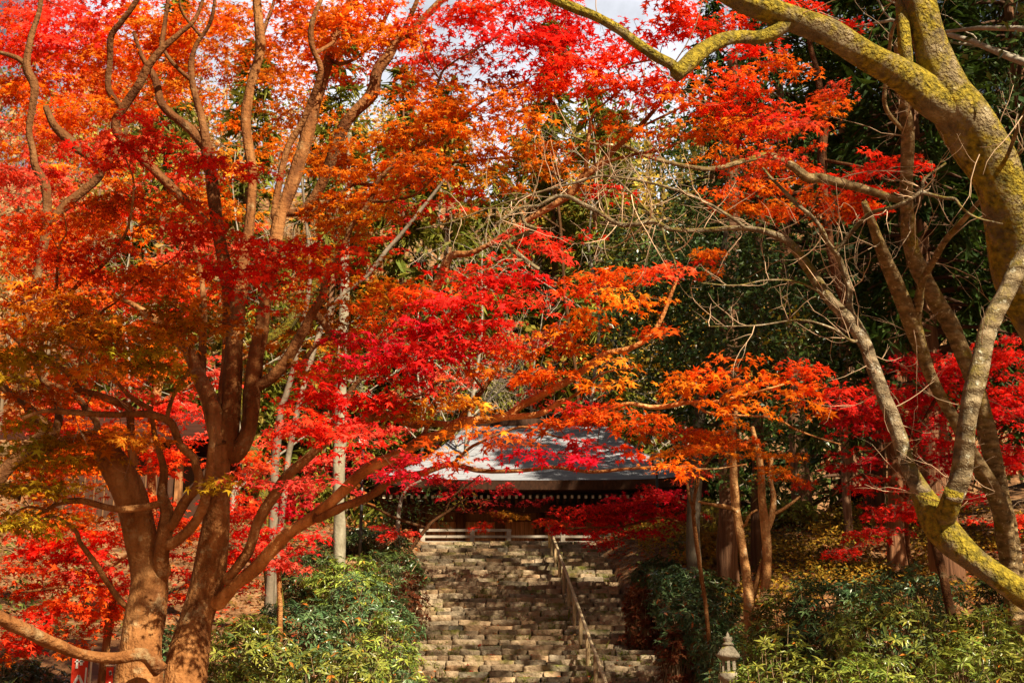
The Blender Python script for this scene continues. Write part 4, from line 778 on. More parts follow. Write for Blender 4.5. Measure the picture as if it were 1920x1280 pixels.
for p in [(100, 60, 120, 60, 16.8, 'RP', 1.5), (40, 150, 80, 70, 17.0, 'OV', 1.4), (150, 130, 90, 60, 17.0, 'OV', 1.3), (110, 225, 110, 45, 16.8, 'OV', 1.5), (40, 260, 60, 40, 17.0, 'OY', 1.2), (60, 330, 90, 45, 16.6, 'PR', 1.3), (190, 60, 70, 40, 17.0, 'OV', 1.2), (150, 330, 90, 40, 16.9, 'OV', 1.2), (30, 40, 60, 40, 16.6, 'VR', 1.3), (160, 430, 120, 50, 16.9, 'OV', 1.2), (60, 480, 100, 60, 16.8, 'OV', 1.2), (250, 110, 120, 60, 17.5, 'OV', 1.0), (120, 20, 120, 30, 17, 'RP', 1.0), (100, 560, 110, 50, 16.6, 'OV', 1.2), (30, 700, 60, 50, 16.2, 'OV', .9), (230, 400, 80, 40, 16.8, 'VR', 1.2)]:
    L.patch(*p[:6], cov=p[6] * 1.2)

D = Tree('maple_tree', 'dark branched maple standing behind the many stemmed trunk with an orange crown', 'smooth_bark', group='autumn maples', bark_tint=(.5, .43, .38))  # dark bark tint includes the shade on the upper limbs
D.limb([(385, 1050, 30), (400, 950, 28), (412, 840, 26), (425, 700, 26), (428, 560, 25), (408, 420, 25), (390, 289, 23), (376, 262, 22), (349, 235, 18), (322, 215, 17), (302, 191, 16), (292, 154, 14), (282, 134, 12), (262, 100, 9), (250, 60, 7)], 17.4, 17.0, down=True)
D.limb([(388, 285, 18), (386, 262, 18), (380, 228, 15), (366, 178, 13), (359, 144, 12), (359, 111, 11), (369, 81, 9), (390, 50, 8), (400, 17, 7), (404, -30, 5)], None, 16.8)
D.limb([(356, 148, 8), (329, 124, 8), (309, 97, 7), (300, 70, 5)], None, 16.8)
D.limb([(366, 55, 6), (340, 20, 5), (335, -20, 4)], None, 16.8)
D.limb([(392, 420, 16), (300, 330, 18), (230, 260, 18), (218, 228, 18), (242, 188, 19), (262, 158, 18), (279, 124, 16), (302, 94, 15), (336, 64, 11), (366, 37, 8), (385, -10, 6)], None, 16.6)
D.limb([(302, 94, 10), (306, 60, 9), (312, 20, 8), (318, -20, 6)], None, 16.6)
D.limb([(232, 205, 12), (204, 168, 12), (206, 110, 12), (208, 67, 13), (228, 40, 12), (252, 7, 11), (270, -30, 8)], None, 16.4)
for p in [(250, 60, 90, 55, 17.4, 'OY', 1.2), (330, 60, 80, 50, 17.6, 'OV', .9), (330, 170, 70, 40, 17.7, 'OY', .9), (420, 60, 60, 50, 17.5, 'OY', .55), (240, 190, 70, 45, 17.5, 'OV', 1.2), (330, 120, 110, 70, 18, 'OY', .7), (420, 130, 60, 60, 18, 'OV', .5), (520, 50, 70, 40, 17.6, 'OV', .7), (400, 10, 120, 24, 17.4, 'OV', .8), (430, 200, 50, 50, 17.8, 'OB', .8), (420, 380, 80, 40, 17.4, 'OB', 1.2), (320, 400, 80, 40, 17.4, 'OV', 1.2), (380, 20, 80, 30, 17.2, 'OV', 1.0), (280, 20, 80, 30, 17.2, 'VR', 1.1), (520, 280, 60, 45, 17.5, 'OB', .8), (520, 130, 60, 50, 17.4, 'OB', .7), (600, 290, 50, 40, 17.0, 'OB', .9), (560, 480, 60, 35, 16.8, 'OL', 1.0), (330, 520, 80, 50, 17.0, 'OV', 1.2), (470, 640, 80, 50, 17.0, 'OL', .7), (300, 680, 80, 50, 17.0, 'BV', .8)]:
    D.patch(*p[:6], cov=p[6] * 1.2)
# ================================================================== RIGHT FOREGROUND
PT = (.58, .40, .27)
G_ = Tree('mossy_tree', 'thick mossy trunk forking at the upper right with a heavy arching limb', 'mossy_bark', group='old leaning mossy trees', twig_tint=(.35, .22, .14))
G_.limb([(2150, 1250, 110), (2100, 1000, 100), (2020, 760, 92), (1955, 620, 88), (1918, 520, 88), (1895, 440, 90), (1868, 336, 95), (1831, 269, 100), (1800, 215, 98), (1775, 165, 82), (1752, 100, 68), (1737, 50, 62), (1724, 0, 56), (1705, -60, 50), (1680, -130, 40)], 11.6, 9.2, down=True, k=26)
G_.limb([(1795, 205, 84), (1750, 186, 72), (1700, 151, 62), (1650, 121, 58), (1599, 91, 55), (1549, 60, 52), (1498, 40, 50), (1448, 22, 50), (1398, 2, 46), (1360, -18, 42), (1290, -60, 36)], None, 8.6, k=24)
G_.limb([(1755, 175, 34), (1712, 150, 28), (1699, 115, 27), (1696, 67, 28), (1693, 17, 29), (1690, -50, 24)], None, 9.5)
G_.limb([(1480, 40, 34), (1450, 62, 32), (1424, 71, 29), (1381, 71, 27), (1340, 81, 30), (1307, 104, 33), (1280, 128, 34), (1264, 141, 35)], None, 8.5)
G_.limb([(1270, 130, 24), (1258, 119, 23), (1228, 104, 22), (1194, 81, 22), (1161, 57, 20), (1120, 34, 20), (1077, 17, 21), (1036, 0, 18), (980, -25, 14)], None, 8.4)
G_.limb([(1860, 330, 18), (1885, 300, 9), (1905, 250, 8), (1925, 200, 6)], None, 8.9)
G_.bare(26, (.35, .9), PT, up=.1, rmax=.3, r0=.0045, bias=(-.1, -.3, -.1), side=3)

E_ = Tree('mossy_tree', 'leaning tree with a ringed bare limb and mossy base at the right edge', 'ring_bark', group='old leaning mossy trees', twig_tint=(.4, .28, .2))
E_.limb([(2200, 1290, 66), (2080, 1210, 60), (1990, 1155, 56), (1920, 1113, 54), (1885, 1090, 50), (1851, 1066, 48), (1817, 1040, 50), (1784, 1008, 58), (1757, 968, 57), (1735, 932, 44), (1722, 912, 33)], 9.9, 10.1, down=True, k=20, moss=True)
E_.limb([(1735, 932, 40), (1715, 900, 32), (1697, 860, 30), (1683, 810, 28), (1660, 749, 27), (1639, 692, 26), (1623, 648, 26), (1602, 608, 28), (1576, 581, 23), (1549, 551, 22), (1522, 511, 21), (1495, 474, 18), (1482, 457, 15), (1458, 443, 13), (1428, 432, 11), (1380, 428, 9.5), (1320, 432, 8.5), (1258, 430, 8), (1228, 415, 9), (1194, 420, 9), (1161, 421, 9), (1127, 400, 8), (1093, 383, 8.5), (1067, 369, 8), (1040, 369, 7.5), (1009, 386, 6), (976, 390, 5), (930, 420, 4)], None, 10.4, k=16)
E_.limb([(1765, 985, 44), (1780, 950, 42), (1792, 915, 39)], None, 9.8, moss=True)
E_.limb([(1786, 932, 39), (1794, 910, 38), (1806, 860, 38), (1817, 766, 38), (1831, 705, 38), (1848, 632, 36), (1864, 591, 35), (1885, 551, 33), (1905, 507, 32), (1925, 475, 30), (1975, 390, 26)], None, 9.5, tint=(.95, .95, .88))
E_.limb([(1596, 595, 16), (1592, 570, 14), (1592, 541, 14), (1582, 507, 13), (1569, 477, 11), (1552, 454, 10), (1540, 428, 9), (1522, 406, 8.5), (1498, 386, 8.5), (1475, 363, 8), (1448, 336, 6), (1430, 315, 4)], None, 9.9)
E_.limb([(1569, 472, 9), (1599, 433, 8.5), (1633, 400, 8), (1683, 386, 8), (1727, 359, 8), (1733, 336, 6), (1774, 306, 4)], None, 9.6, tint=(.6, .55, .5))
E_.limb([(1728, 360, 7.5), (1770, 371, 7), (1791, 373, 6.5), (1804, 390, 5.5), (1831, 408, 4.5), (1880, 420, 3)], None, 9.4)
E_.limb([(1230, 413, 5), (1200, 380, 4.5), (1144, 331, 5), (1077, 343, 5), (1026, 356, 5), (969, 373, 4.5), (909, 393, 4), (842, 417, 3), (780, 430, 2)], None, 10.6)
E_.limb([(1144, 331, 5), (1211, 341, 5), (1280, 360, 5.5), (1330, 383, 6), (1364, 403, 7), (1395, 425, 7.5)], None, 10.4)
E_.limb([(976, 395, 6), (985, 420, 8), (1003, 430, 10), (962, 448, 11), (952, 456, 11), (962, 468, 11), (986, 488, 9), (1010, 504, 8)], 10.5, 10.6)
E_.limb([(1560, 560, 5), (1500, 530, 4), (1440, 525, 3.5), (1380, 535, 3), (1315, 530, 2)], None, 9.9)
E_.limb([(1598, 640, 5), (1560, 615, 4.5), (1500, 600, 4), (1420, 610, 3), (1330, 612, 2)], None, 9.9)
E_.limb([(1240, 420, 4), (1250, 460, 4), (1262, 480, 3), (1268, 505, 3)], None, 10.4)
E_.bare(95, (.2, .75), PT, up=.25, rmax=.045, r0=.0045, side=4, box=(1120, 300, 1760, 700))
E_.bare(40, (.2, .6), PT, up=.1, rmax=.03, r0=.004, side=4, box=(850, 300, 1150, 520))
E_.bare(30, (.2, .6), PT, up=.2, rmax=.08, r0=.004, side=3, box=(1620, 640, 1900, 1100))

H_ = Tree('mossy_tree', 'pair of slanting mossy trunks behind the ringed limb among crimson leaves', 'ring_bark', bark_tint=(1, .88, .66), group='old leaning mossy trees', twig_tint=(.35, .25, .18))
H_.limb([(1905, 1100, 38), (1880, 950, 36), (1850, 800, 34), (1820, 700, 32), (1797, 638, 31), (1777, 598, 33), (1750, 554, 34), (1723, 507, 32), (1706, 460, 29), (1702, 420, 27), (1701, 336, 25), (1703, 252, 25), (1697, 208, 22), (1690, 150, 18), (1680, 80, 14)], 20.5, 16, down=True)
H_.limb([(1890, 1060, 36), (1875, 950, 34), (1830, 860, 28), (1787, 783, 23), (1767, 749, 22), (1747, 709, 23), (1727, 658, 27), (1710, 611, 33), (1693, 571, 32), (1676, 524, 29), (1655, 470, 24), (1640, 430, 18), (1620, 380, 12)], 20, 16, down=True)
H_.limb([(1718, 610, 17), (1723, 564, 18), (1730, 527, 15), (1750, 490, 14), (1774, 450, 13), (1791, 430, 12), (1821, 396, 10), (1870, 340, 8), (1918, 279, 6)], None, 14.6)
H_.limb([(1700, 380, 14), (1620, 355, 18), (1545, 335, 20), (1515, 333, 21), (1482, 309, 18), (1441, 292, 15), (1400, 300, 11), (1334, 317, 10), (1261, 306, 9), (1211, 292, 8), (1177, 275, 8), (1144, 272, 7), (1107, 269, 6), (1060, 250, 3)], None, 14.5)
H_.limb([(1700, 250, 9), (1660, 200, 9), (1664, 130, 8), (1672, 60, 7), (1690, 20, 5)], None, 15.5)
H_.bare(45, (.4, 1.4), (.36, .25, .17), up=.3, rmax=.2, r0=.007, side=5)

K_ = Tree('smooth_tree', 'slender pale twin stemmed tree rising from the rhododendrons right of the stairs', 'smooth_bark', leafmat='glossy', bark_tint=(1.6, 1.9, 2.3), tmpl=OVAL, size=.085, twig_tint=(.16, .09, .05))
K_.limb([(1408, 1205, 24), (1406, 1152, 21), (1403, 1102, 20), (1396, 1051, 17), (1387, 1001, 16), (1381, 961, 16), (1377, 917, 16), (1376, 870, 14), (1374, 820, 11), (1380, 770, 8)], 24, 24, down=True)
K_.limb([(1420, 1205, 18), (1424, 1152, 17), (1434, 1119, 17), (1438, 1051, 18), (1434, 991, 17), (1429, 934, 15), (1428, 894, 14), (1422, 850, 12), (1410, 800, 8)], 23.8, 24, down=True)
K_.limb([(1410, 1125, 11), (1422, 1080, 10), (1432, 1050, 10)], 24.1, 24.1)
K_.limb([(1381, 957, 9), (1364, 950, 8.5), (1337, 946, 7), (1310, 940, 4)], None, 23.6)
K_.limb([(1436, 1000, 12), (1448, 965, 13), (1451, 930, 11), (1445, 900, 9), (1446, 860, 8)], None, 24.2)
K_.limb([(1448, 965, 8), (1475, 950, 6), (1500, 930, 4)], None, 24)
K_.limb([(1398, 985, 5), (1405, 965, 5), (1420, 955, 4)], None, 23.9)
PAL['g'] = ((.022, .05, .014), (.06, .10, .02)); PAL['h'] = ((.05, .085, .012), (.13, .15, .02))
for p in [(1400, 900, 70, 40, 24.6, 'gh', 1.0), (1480, 900, 50, 40, 25.0, 'gh', 1.2), (1340, 890, 40, 30, 25.0, 'gh', .9), (1500, 950, 50, 30, 25, 'gh', .8)]:
    K_.patch(*p[:6], cov=p[6], tilt=.7, thick=.12)
K_.finish(rmul=1.0)
KM = Tree('maple_tree', 'small orange maple spreading flat sprays over the pale twin stems', 'smooth_bark', group='autumn maples', size=.062, bark_tint=(.6, .55, .5))
KM.limb([(1322, 1120, 8), (1312, 1060, 8), (1304, 1000, 8), (1300, 950, 7), (1310, 900, 7), (1330, 860, 6), (1360, 840, 4), (1420, 835, 3)], 22.5, 22.0, down=True)
KM.limb([(1302, 960, 7), (1292, 930, 6), (1286, 890, 5), (1275, 860, 4), (1250, 850, 3)], None, 22)
KM.limb([(1312, 890, 5), (1300, 860, 4), (1270, 830, 3)], None, 22)
for p in [(1280, 815, 85, 22, 22, 'VO', 2.0), (1360, 825, 100, 24, 22, 'OV', 2.2), (1440, 845, 70, 20, 22.2, 'OB', 2.0), (1320, 850, 90, 18, 21.6, 'OV', 1.7), (1230, 805, 45, 12, 22, 'VR', 1.4), (1470, 865, 40, 20, 22, 'OV', 1.0), (1250, 855, 60, 14, 21.8, 'OV', 1.0), (1300, 890, 40, 14, 21.6, 'VP', .8), (1500, 900, 35, 20, 22.4, 'VP', .9)]:
    KM.patch(*p[:6], cov=p[6])

# crimson maples on the right bank
R1 = Tree('maple_tree', 'crimson maple filling the space behind the fork of the leaning mossy tree', 'smooth_bark', group='autumn maples', size=.058, twig_tint=(.34, .22, .17), bark_tint=(.4, .35, .3))
R1.limb([(1712, 1090, 9), (1700, 1000, 9), (1705, 900, 9), (1730, 800, 9), (1760, 740, 7), (1800, 690, 5), (1850, 660, 3)], 24.0, 23.4, down=True)
R1.limb([(1695, 930, 7), (1660, 900, 6), (1610, 890, 5), (1560, 930, 3)], None, 23.5)
R1.limb([(1705, 890, 7), (1760, 860, 6), (1840, 840, 5), (1920, 800, 4)], None, 23.2)
R1.limb([(1720, 830, 6), (1680, 770, 5), (1640, 740, 4), (1600, 730, 3)], None, 23.6)
for p in [(1760, 690, 100, 35, 23.4, 'CR', 1.2), (1700, 740, 80, 35, 23.6, 'CR', 1.2), (1860, 660, 80, 40, 23.0, 'RC', 1.2), (1640, 790, 80, 35, 23.6, 'CR', 1.3), (1600, 770, 50, 30, 23.8, 'CR', 1.2), (1740, 800, 60, 40, 23.6, 'CR', 1.1), (1860, 770, 80, 40, 23.0, 'CR', 1.3), (1880, 850, 70, 40, 23.0, 'CR', 1.4), (1790, 860, 60, 30, 23.6, 'C', 1.0), (1620, 865, 60, 24, 23.8, 'CR', .7), (1640, 920, 60, 20, 23.4, 'RC', 1.1), (1680, 960, 70, 22, 23.4, 'RC', 1.4), (1640, 1000, 60, 16, 23.2, 'RC', 1.2), (1590, 1040, 45, 13, 23.0, 'RC', 1.2), (1870, 965, 70, 13, 22.6, 'R', 1.6), (1830, 920, 60, 20, 23.0, 'CR', .9), (1560, 880, 40, 25, 24.0, 'CV', .6), (1900, 720, 50, 40, 23.0, 'RC', 1.0)]:
    R1.patch(*p[:6], cov=p[6] * 2.0)
R2 = Tree('maple_tree', 'bright red maple sprays in front of the dark conifers below the mossy arch', 'smooth_bark', group='autumn maples', size=.058, bark_tint=(.3, .25, .22))
R2.limb([(1752, 1010, 17), (1720, 930, 17), (1688, 850, 16), (1660, 760, 16), (1635, 680, 16), (1606, 610, 16), (1572, 530, 17), (1550, 420, 17), (1542, 302, 18), (1545, 228, 15), (1535, 150, 12), (1520, 90, 9), (1510, 30, 6)], 21.2, 21.0, down=True)
R2.limb([(1544, 330, 8), (1500, 360, 7), (1450, 365, 5), (1380, 380, 3)], None, 20.0)
R2.limb([(1545, 300, 7), (1600, 310, 6), (1660, 320, 4), (1710, 315, 2.5)], None, 20.0)
R2.limb([(1540, 250, 6), (1560, 210, 5), (1580, 180, 3)], None, 20.0)
for p in [(1650, 305, 75, 20, 19.8, 'R', 1.7), (1600, 350, 85, 26, 19.8, 'RV', 1.5), (1560, 390, 80, 24, 19.8, 'VO', 1.3), (1480, 350, 80, 22, 19.8, 'OV', 1.2), (1420, 390, 80, 20, 19.8, 'OB', 1.2), (1390, 355, 70, 20, 19.8, 'VO', 1.1), (1490, 405, 70, 16, 19.6, 'VO', 1.1), (1345, 470, 50, 20, 19.4, 'OV', 1.2), (1300, 490, 50, 12, 19.6, 'VR', .8), (1560, 175, 40, 14, 19.6, 'VP', 1.5), (1555, 215, 32, 20, 19.6, 'OV', 1.4), (1500, 300, 70, 16, 20.0, 'VR', 1.1), (1640, 390, 50, 16, 19.8, 'RV', 1.0), (1400, 250, 90, 24, 19.8, 'VO', 1.1), (1450, 310, 80, 20, 19.8, 'OV', 1.1), (1520, 15, 50, 18, 20.0, 'R', 1.2), (1590, 40, 40, 14, 20.0, 'R', .8), (1430, 20, 60, 30, 20.0, 'RV', 1.0), (1350, 60, 60, 30, 20.4, 'RV', .9), (1330, 290, 60, 16, 19.8, 'OB', 1.0), (1470, 240, 70, 26, 20.2, 'VR', .9)]:
    R2.patch(*p[:6], cov=p[6] * 1.6)

# middle distance maples
def mid_maple(label, stem, d, patches, **k):
    t = Tree('maple_tree', label, 'smooth_bark', group='autumn maples', **k)
    for i, s_ in enumerate(stem): t.limb(s_, d if i == 0 else None, d - .3 * (i > 0), down=(i == 0))
    for p in patches: t.patch(p[0], p[1], p[2], p[3], d + (p[6] if len(p) > 6 else 0), p[4], cov=p[5])
    return t
MM = [
 mid_maple('deep crimson maple spreading low over the top of the handrail', [[(1318, 1080, 9), (1300, 1000, 8), (1285, 950, 7), (1240, 935, 5), (1180, 950, 4), (1110, 970, 3)], [(1290, 985, 6), (1240, 970, 5), (1170, 985, 4), (1060, 990, 3)]], 34.0,
  [(1230, 930, 70, 14, 'CR', 1.8), (1170, 950, 100, 22, 'CR', 2.8), (1110, 970, 85, 20, 'RC', 2.6), (1260, 955, 60, 20, 'CR', 1.8), (1210, 970, 80, 20, 'C', 2.2), (1040, 985, 50, 10, 'CR', 1.6), (1150, 1000, 75, 16, 'RC', 2.0), (1230, 1000, 50, 14, 'CR', 1.5), (1120, 1020, 40, 8, 'C', 1.0), (1290, 920, 40, 10, 'CK', 1.0), (1010, 975, 30, 8, 'RL', 1.0)], size=.075, bark_tint=(.6, .55, .5)),
 mid_maple('dusky pink maple leaning over the left edge of the stair top', [[(770, 1030, 7), (800, 990, 7), (815, 975, 6), (845, 955, 5), (885, 925, 3)], [(800, 990, 6), (740, 970, 5), (700, 950, 5), (650, 935, 3)], [(835, 960, 4), (850, 930, 4), (900, 890, 3)]], 36.0,
  [(800, 855, 60, 12, 'CK', .7), (740, 862, 60, 16, 'CP', 1.4), (700, 880, 70, 14, 'CP', 1.4), (870, 905, 80, 13, 'CP', 1.6), (930, 915, 60, 11, 'CK', 1.4), (980, 935, 55, 9, 'KC', 1.3), (850, 940, 60, 10, 'PC', 1.2), (790, 900, 60, 12, 'CK', 1.2), (760, 1000, 55, 11, 'PR', 1.4), (700, 985, 40, 9, 'CP', 1.2), (900, 955, 60, 10, 'KL', 1.1), (960, 965, 50, 10, 'KL', 1.2), (920, 985, 45, 8, 'RL', .8), (680, 865, 40, 18, 'CP', 1.2), (830, 870, 50, 8, 'CK', .5)], size=.075, bark_tint=(.3, .27, .25)),
 mid_maple('rosy maple behind the base of the many stemmed trunk', [[(525, 1130, 10), (520, 1060, 9), (500, 1010, 7), (470, 980, 5)], [(520, 1060, 6), (550, 1030, 5), (580, 1020, 3)]], 22.0,
  [(555, 1058, 55, 20, 'P', 2.4), (480, 1040, 70, 22, 'RP', 2.4), (520, 1020, 60, 18, 'RC', 2.1), (470, 960, 60, 30, 'RP', 1.6), (420, 1050, 40, 40, 'RV', 1.6), (330, 1120, 40, 50, 'RV', 1.6), (540, 930, 50, 30, 'CP', 1.4), (590, 1000, 40, 24, 'RC', 1.2), (460, 1000, 50, 24, 'RC', 1.8), (450, 1090, 40, 24, 'RV', 1.7), (440, 950, 30, 30, 'RC', 1.5)], size=.062),
 mid_maple('scarlet maple low at the left edge behind the bare drooping limb', [[(205, 1165, 16), (210, 1120, 14), (190, 1060, 10), (150, 1020, 7), (100, 1010, 4)], [(205, 1100, 7), (120, 1100, 6), (40, 1110, 4)], [(195, 1070, 7), (240, 1040, 6), (300, 1000, 4)]], 18.5,
  [(60, 1015, 80, 30, 'RV', 2.5), (150, 1040, 100, 35, 'R', 2.9), (210, 1080, 80, 30, 'RP', 2.4), (60, 1080, 90, 35, 'VR', 2.4), (170, 1110, 90, 30, 'VO', 2.4), (100, 1140, 90, 30, 'VR', 2.4), (40, 1190, 70, 34, 'RV', 2.6), (90, 1190, 60, 18, 'VO', 1.7), (220, 1150, 50, 25, 'V', 2.0), (330, 980, 30, 40, 'RV', 2.0), (330, 1060, 24, 40, 'RC', 2.0), (240, 1000, 60, 30, 'VR', 2.0), (130, 985, 90, 26, 'VO', 2.0), (30, 1240, 60, 16, 'VB', .6), (120, 1215, 40, 12, 'VO', .8)], size=.062),
 mid_maple('tall red and orange maple rising behind the broken trunk at left', [[(290, 1100, 16), (284, 900, 16), (285, 800, 18), (300, 700, 16), (330, 560, 10), (340, 440, 6)], [(285, 780, 9), (200, 700, 8), (120, 640, 5)], [(288, 760, 8), (420, 690, 7), (520, 640, 4)]], 21.0,
  [(200, 740, 120, 50, 'VP', 1.1), (90, 780, 100, 50, 'PV', 1.2), (330, 760, 60, 40, 'PR', 1.1), (320, 850, 60, 40, 'VR', 1.8), (150, 900, 110, 45, 'OV', 2.0), (270, 940, 90, 40, 'RV', 1.8), (120, 830, 140, 40, 'OV', 1.5), (330, 980, 60, 40, 'VO', 1.6), (470, 860, 60, 50, 'VP', 1.4), (560, 800, 70, 40, 'PR', 1.1), (100, 960, 120, 30, 'OL', 1.6), (70, 870, 90, 50, 'LO', 1.6), (420, 700, 60, 50, 'PR', .9), (60, 900, 70, 50, 'VO', 1.2), (260, 640, 120, 60, 'VO', 1.0), (120, 680, 120, 50, 'OV', 1.0), (380, 800, 30, 40, 'RP', 1.0), (300, 560, 150, 50, 'VR', 1.0), (150, 520, 150, 60, 'VR', 1.0), (440, 930, 50, 40, 'RV', 1.0), (60, 400, 100, 60, 'PV', 1.0), (240, 300, 150, 60, 'PV', .9), (100, 250, 150, 60, 'PO', 1.6), (80, 120, 140, 70, 'PO', 1.8), (60, 20, 120, 40, 'PV', 1.8), (250, 150, 130, 60, 'PY', 1.5), (330, 60, 130, 60, 'OY', 1.4), (540, 160, 80, 60, 'OY', 1.1), (470, 60, 100, 60, 'OB', 1.0), (620, 60, 90, 60, 'OV', 1.2), (230, 795, 120, 28, 'VO', 2.2), (110, 785, 100, 24, 'OV', 2.0), (350, 780, 50, 16, 'PR', 1.4), (420, 300, 90, 50, 'OY', .6), (400, 460, 110, 60, 'PV', .9), (500, 380, 60, 50, 'OY', .6)], size=.062),
 mid_maple('pinkish maple in the gap between the stems and the long sun-tinted limb', [[(637, 1010, 12), (638, 880, 12), (645, 760, 11), (700, 690, 9), (800, 650, 7), (900, 600, 4)], [(650, 740, 7), (620, 700, 6), (600, 690, 4)]], 33.0,
  [(590, 860, 40, 25, 'PC', 1.1), (720, 810, 70, 22, 'PK', 1.0), (960, 640, 80, 30, 'PV', 1.2), (880, 700, 80, 26, 'PV', 1.1), (1010, 740, 60, 22, 'PV', 1.0), (580, 930, 45, 30, 'CP', 1.2), (520, 960, 50, 30, 'RC', 1.1), (560, 860, 50, 30, 'PC', .9), (800, 720, 80, 24, 'PO', .9), (700, 910, 50, 24, 'CP', .8), (630, 640, 70, 40, 'OL', .6)], size=.08, bark_tint=(.4, .36, .32)),
 mid_maple('orange maple thin against the yellow hillside in the upper middle', [[(1080, 700, 7), (1060, 560, 7), (1050, 420, 6), (1040, 340, 3)], [(1055, 430, 4), (980, 380, 4), (920, 330, 3)]], 69.0,
  [(1000, 300, 80, 40, 'OB', .8), (940, 250, 70, 30, 'OY', .7), (1060, 330, 60, 40, 'OB', .8), (800, 400, 70, 24, 'CR', .7), (760, 380, 60, 20, 'CR', .7), (860, 400, 60, 24, 'BL', .6), (720, 450, 60, 26, 'RV', .7)], size=.16, bark_tint=(.28, .26, .25)),
]
for t in (A, B, L, D, G_, E_, H_, KM, R1, R2): t.finish(fine=t not in (L, D), twigs=t not in (G_, E_, H_))
for t in MM: t.finish(fine=False, k=4)

# straight grey and mossy trunks behind the maples
def pole_tree(name, label, pts, d, bark, tint=(1, 1, 1), patches=(), leaf='dull', size=.12, tmpl=OVAL, group='straight trunks behind the maples'):
    t = Tree(name, label, bark, bark_tint=tint, leafmat=leaf, size=size, tmpl=tmpl, group=group); t.limb(pts, d, d, down=True)
    if bark == 'cedar_bark':
        q = pts[-2]
        for yy in (80, 190, 300, 410): t.patch(q[0], yy, 80, 70, d - .6, 'g', cov=.9, rd=1.6, tilt=.6, thick=.2, size=.15)
    for p in patches: t.patch(p[0], p[1], p[2], p[3], d + (p[6] if len(p) > 6 else .5), p[4], cov=p[5], tilt=.6, thick=.1)
    return t.finish(fine=False)
pole_tree('grey_trunk_tree', 'straight pale grey trunk left of the temple roof', [(636, 1015, 23), (636, 930, 22), (637, 830, 23), (640, 700, 21), (645, 560, 18), (650, 400, 13), (655, 250, 8)], 31, 'grey_bark', (.9, .9, .8), [(655, 330, 60, 60, 'h', .7), (650, 220, 50, 60, 'hY', .6)])
pole_tree('mossy_trunk_tree', 'dark curving mossy trunk close behind the many stemmed maple', [(508, 1020, 32), (504, 1000, 30), (490, 934, 29), (472, 850, 27), (464, 790, 26), (457, 740, 24), (470, 660, 20), (531, 620, 20), (564, 574, 20), (588, 537, 19), (640, 450, 14), (680, 350, 9)], 26, 'mossy_bark', (.55, .6, .45))
pole_tree('grey_trunk_tree', 'thin pale grey stem rising behind the red sprays at centre left', [(512, 960, 17), (514, 900, 17), (517, 850, 17), (527, 766, 14), (537, 739, 12), (560, 650, 10), (580, 520, 8), (575, 420, 6), (560, 300, 4)], 24, 'grey_bark', (.55, .5, .45))
pole_tree('grey_trunk_tree', 'thin grey stem slanting up to the right in the centre', [(540, 860, 12), (560, 760, 11), (600, 620, 10), (640, 554, 9), (690, 514, 9), (724, 470, 9), (754, 437, 8), (800, 380, 7), (860, 300, 4)], 24.5, 'grey_bark', (.7, .65, .6))
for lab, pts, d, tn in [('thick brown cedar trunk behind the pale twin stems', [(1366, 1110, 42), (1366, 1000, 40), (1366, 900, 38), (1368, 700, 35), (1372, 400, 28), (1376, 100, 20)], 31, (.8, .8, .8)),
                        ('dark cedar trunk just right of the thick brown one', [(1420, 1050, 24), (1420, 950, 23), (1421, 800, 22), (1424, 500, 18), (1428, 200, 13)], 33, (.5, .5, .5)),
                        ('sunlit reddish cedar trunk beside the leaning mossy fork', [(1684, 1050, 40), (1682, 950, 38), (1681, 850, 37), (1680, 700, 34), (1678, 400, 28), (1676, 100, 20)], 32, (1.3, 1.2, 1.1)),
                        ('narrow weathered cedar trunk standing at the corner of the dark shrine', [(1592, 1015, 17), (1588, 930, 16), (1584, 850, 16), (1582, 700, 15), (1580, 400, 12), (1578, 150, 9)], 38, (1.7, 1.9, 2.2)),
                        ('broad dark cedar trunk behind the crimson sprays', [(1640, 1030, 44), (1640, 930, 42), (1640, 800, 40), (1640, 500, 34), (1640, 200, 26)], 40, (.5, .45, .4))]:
    pole_tree('cedar_tree', lab, pts, d, 'cedar_bark', tn, group='tall cedars behind the maples')

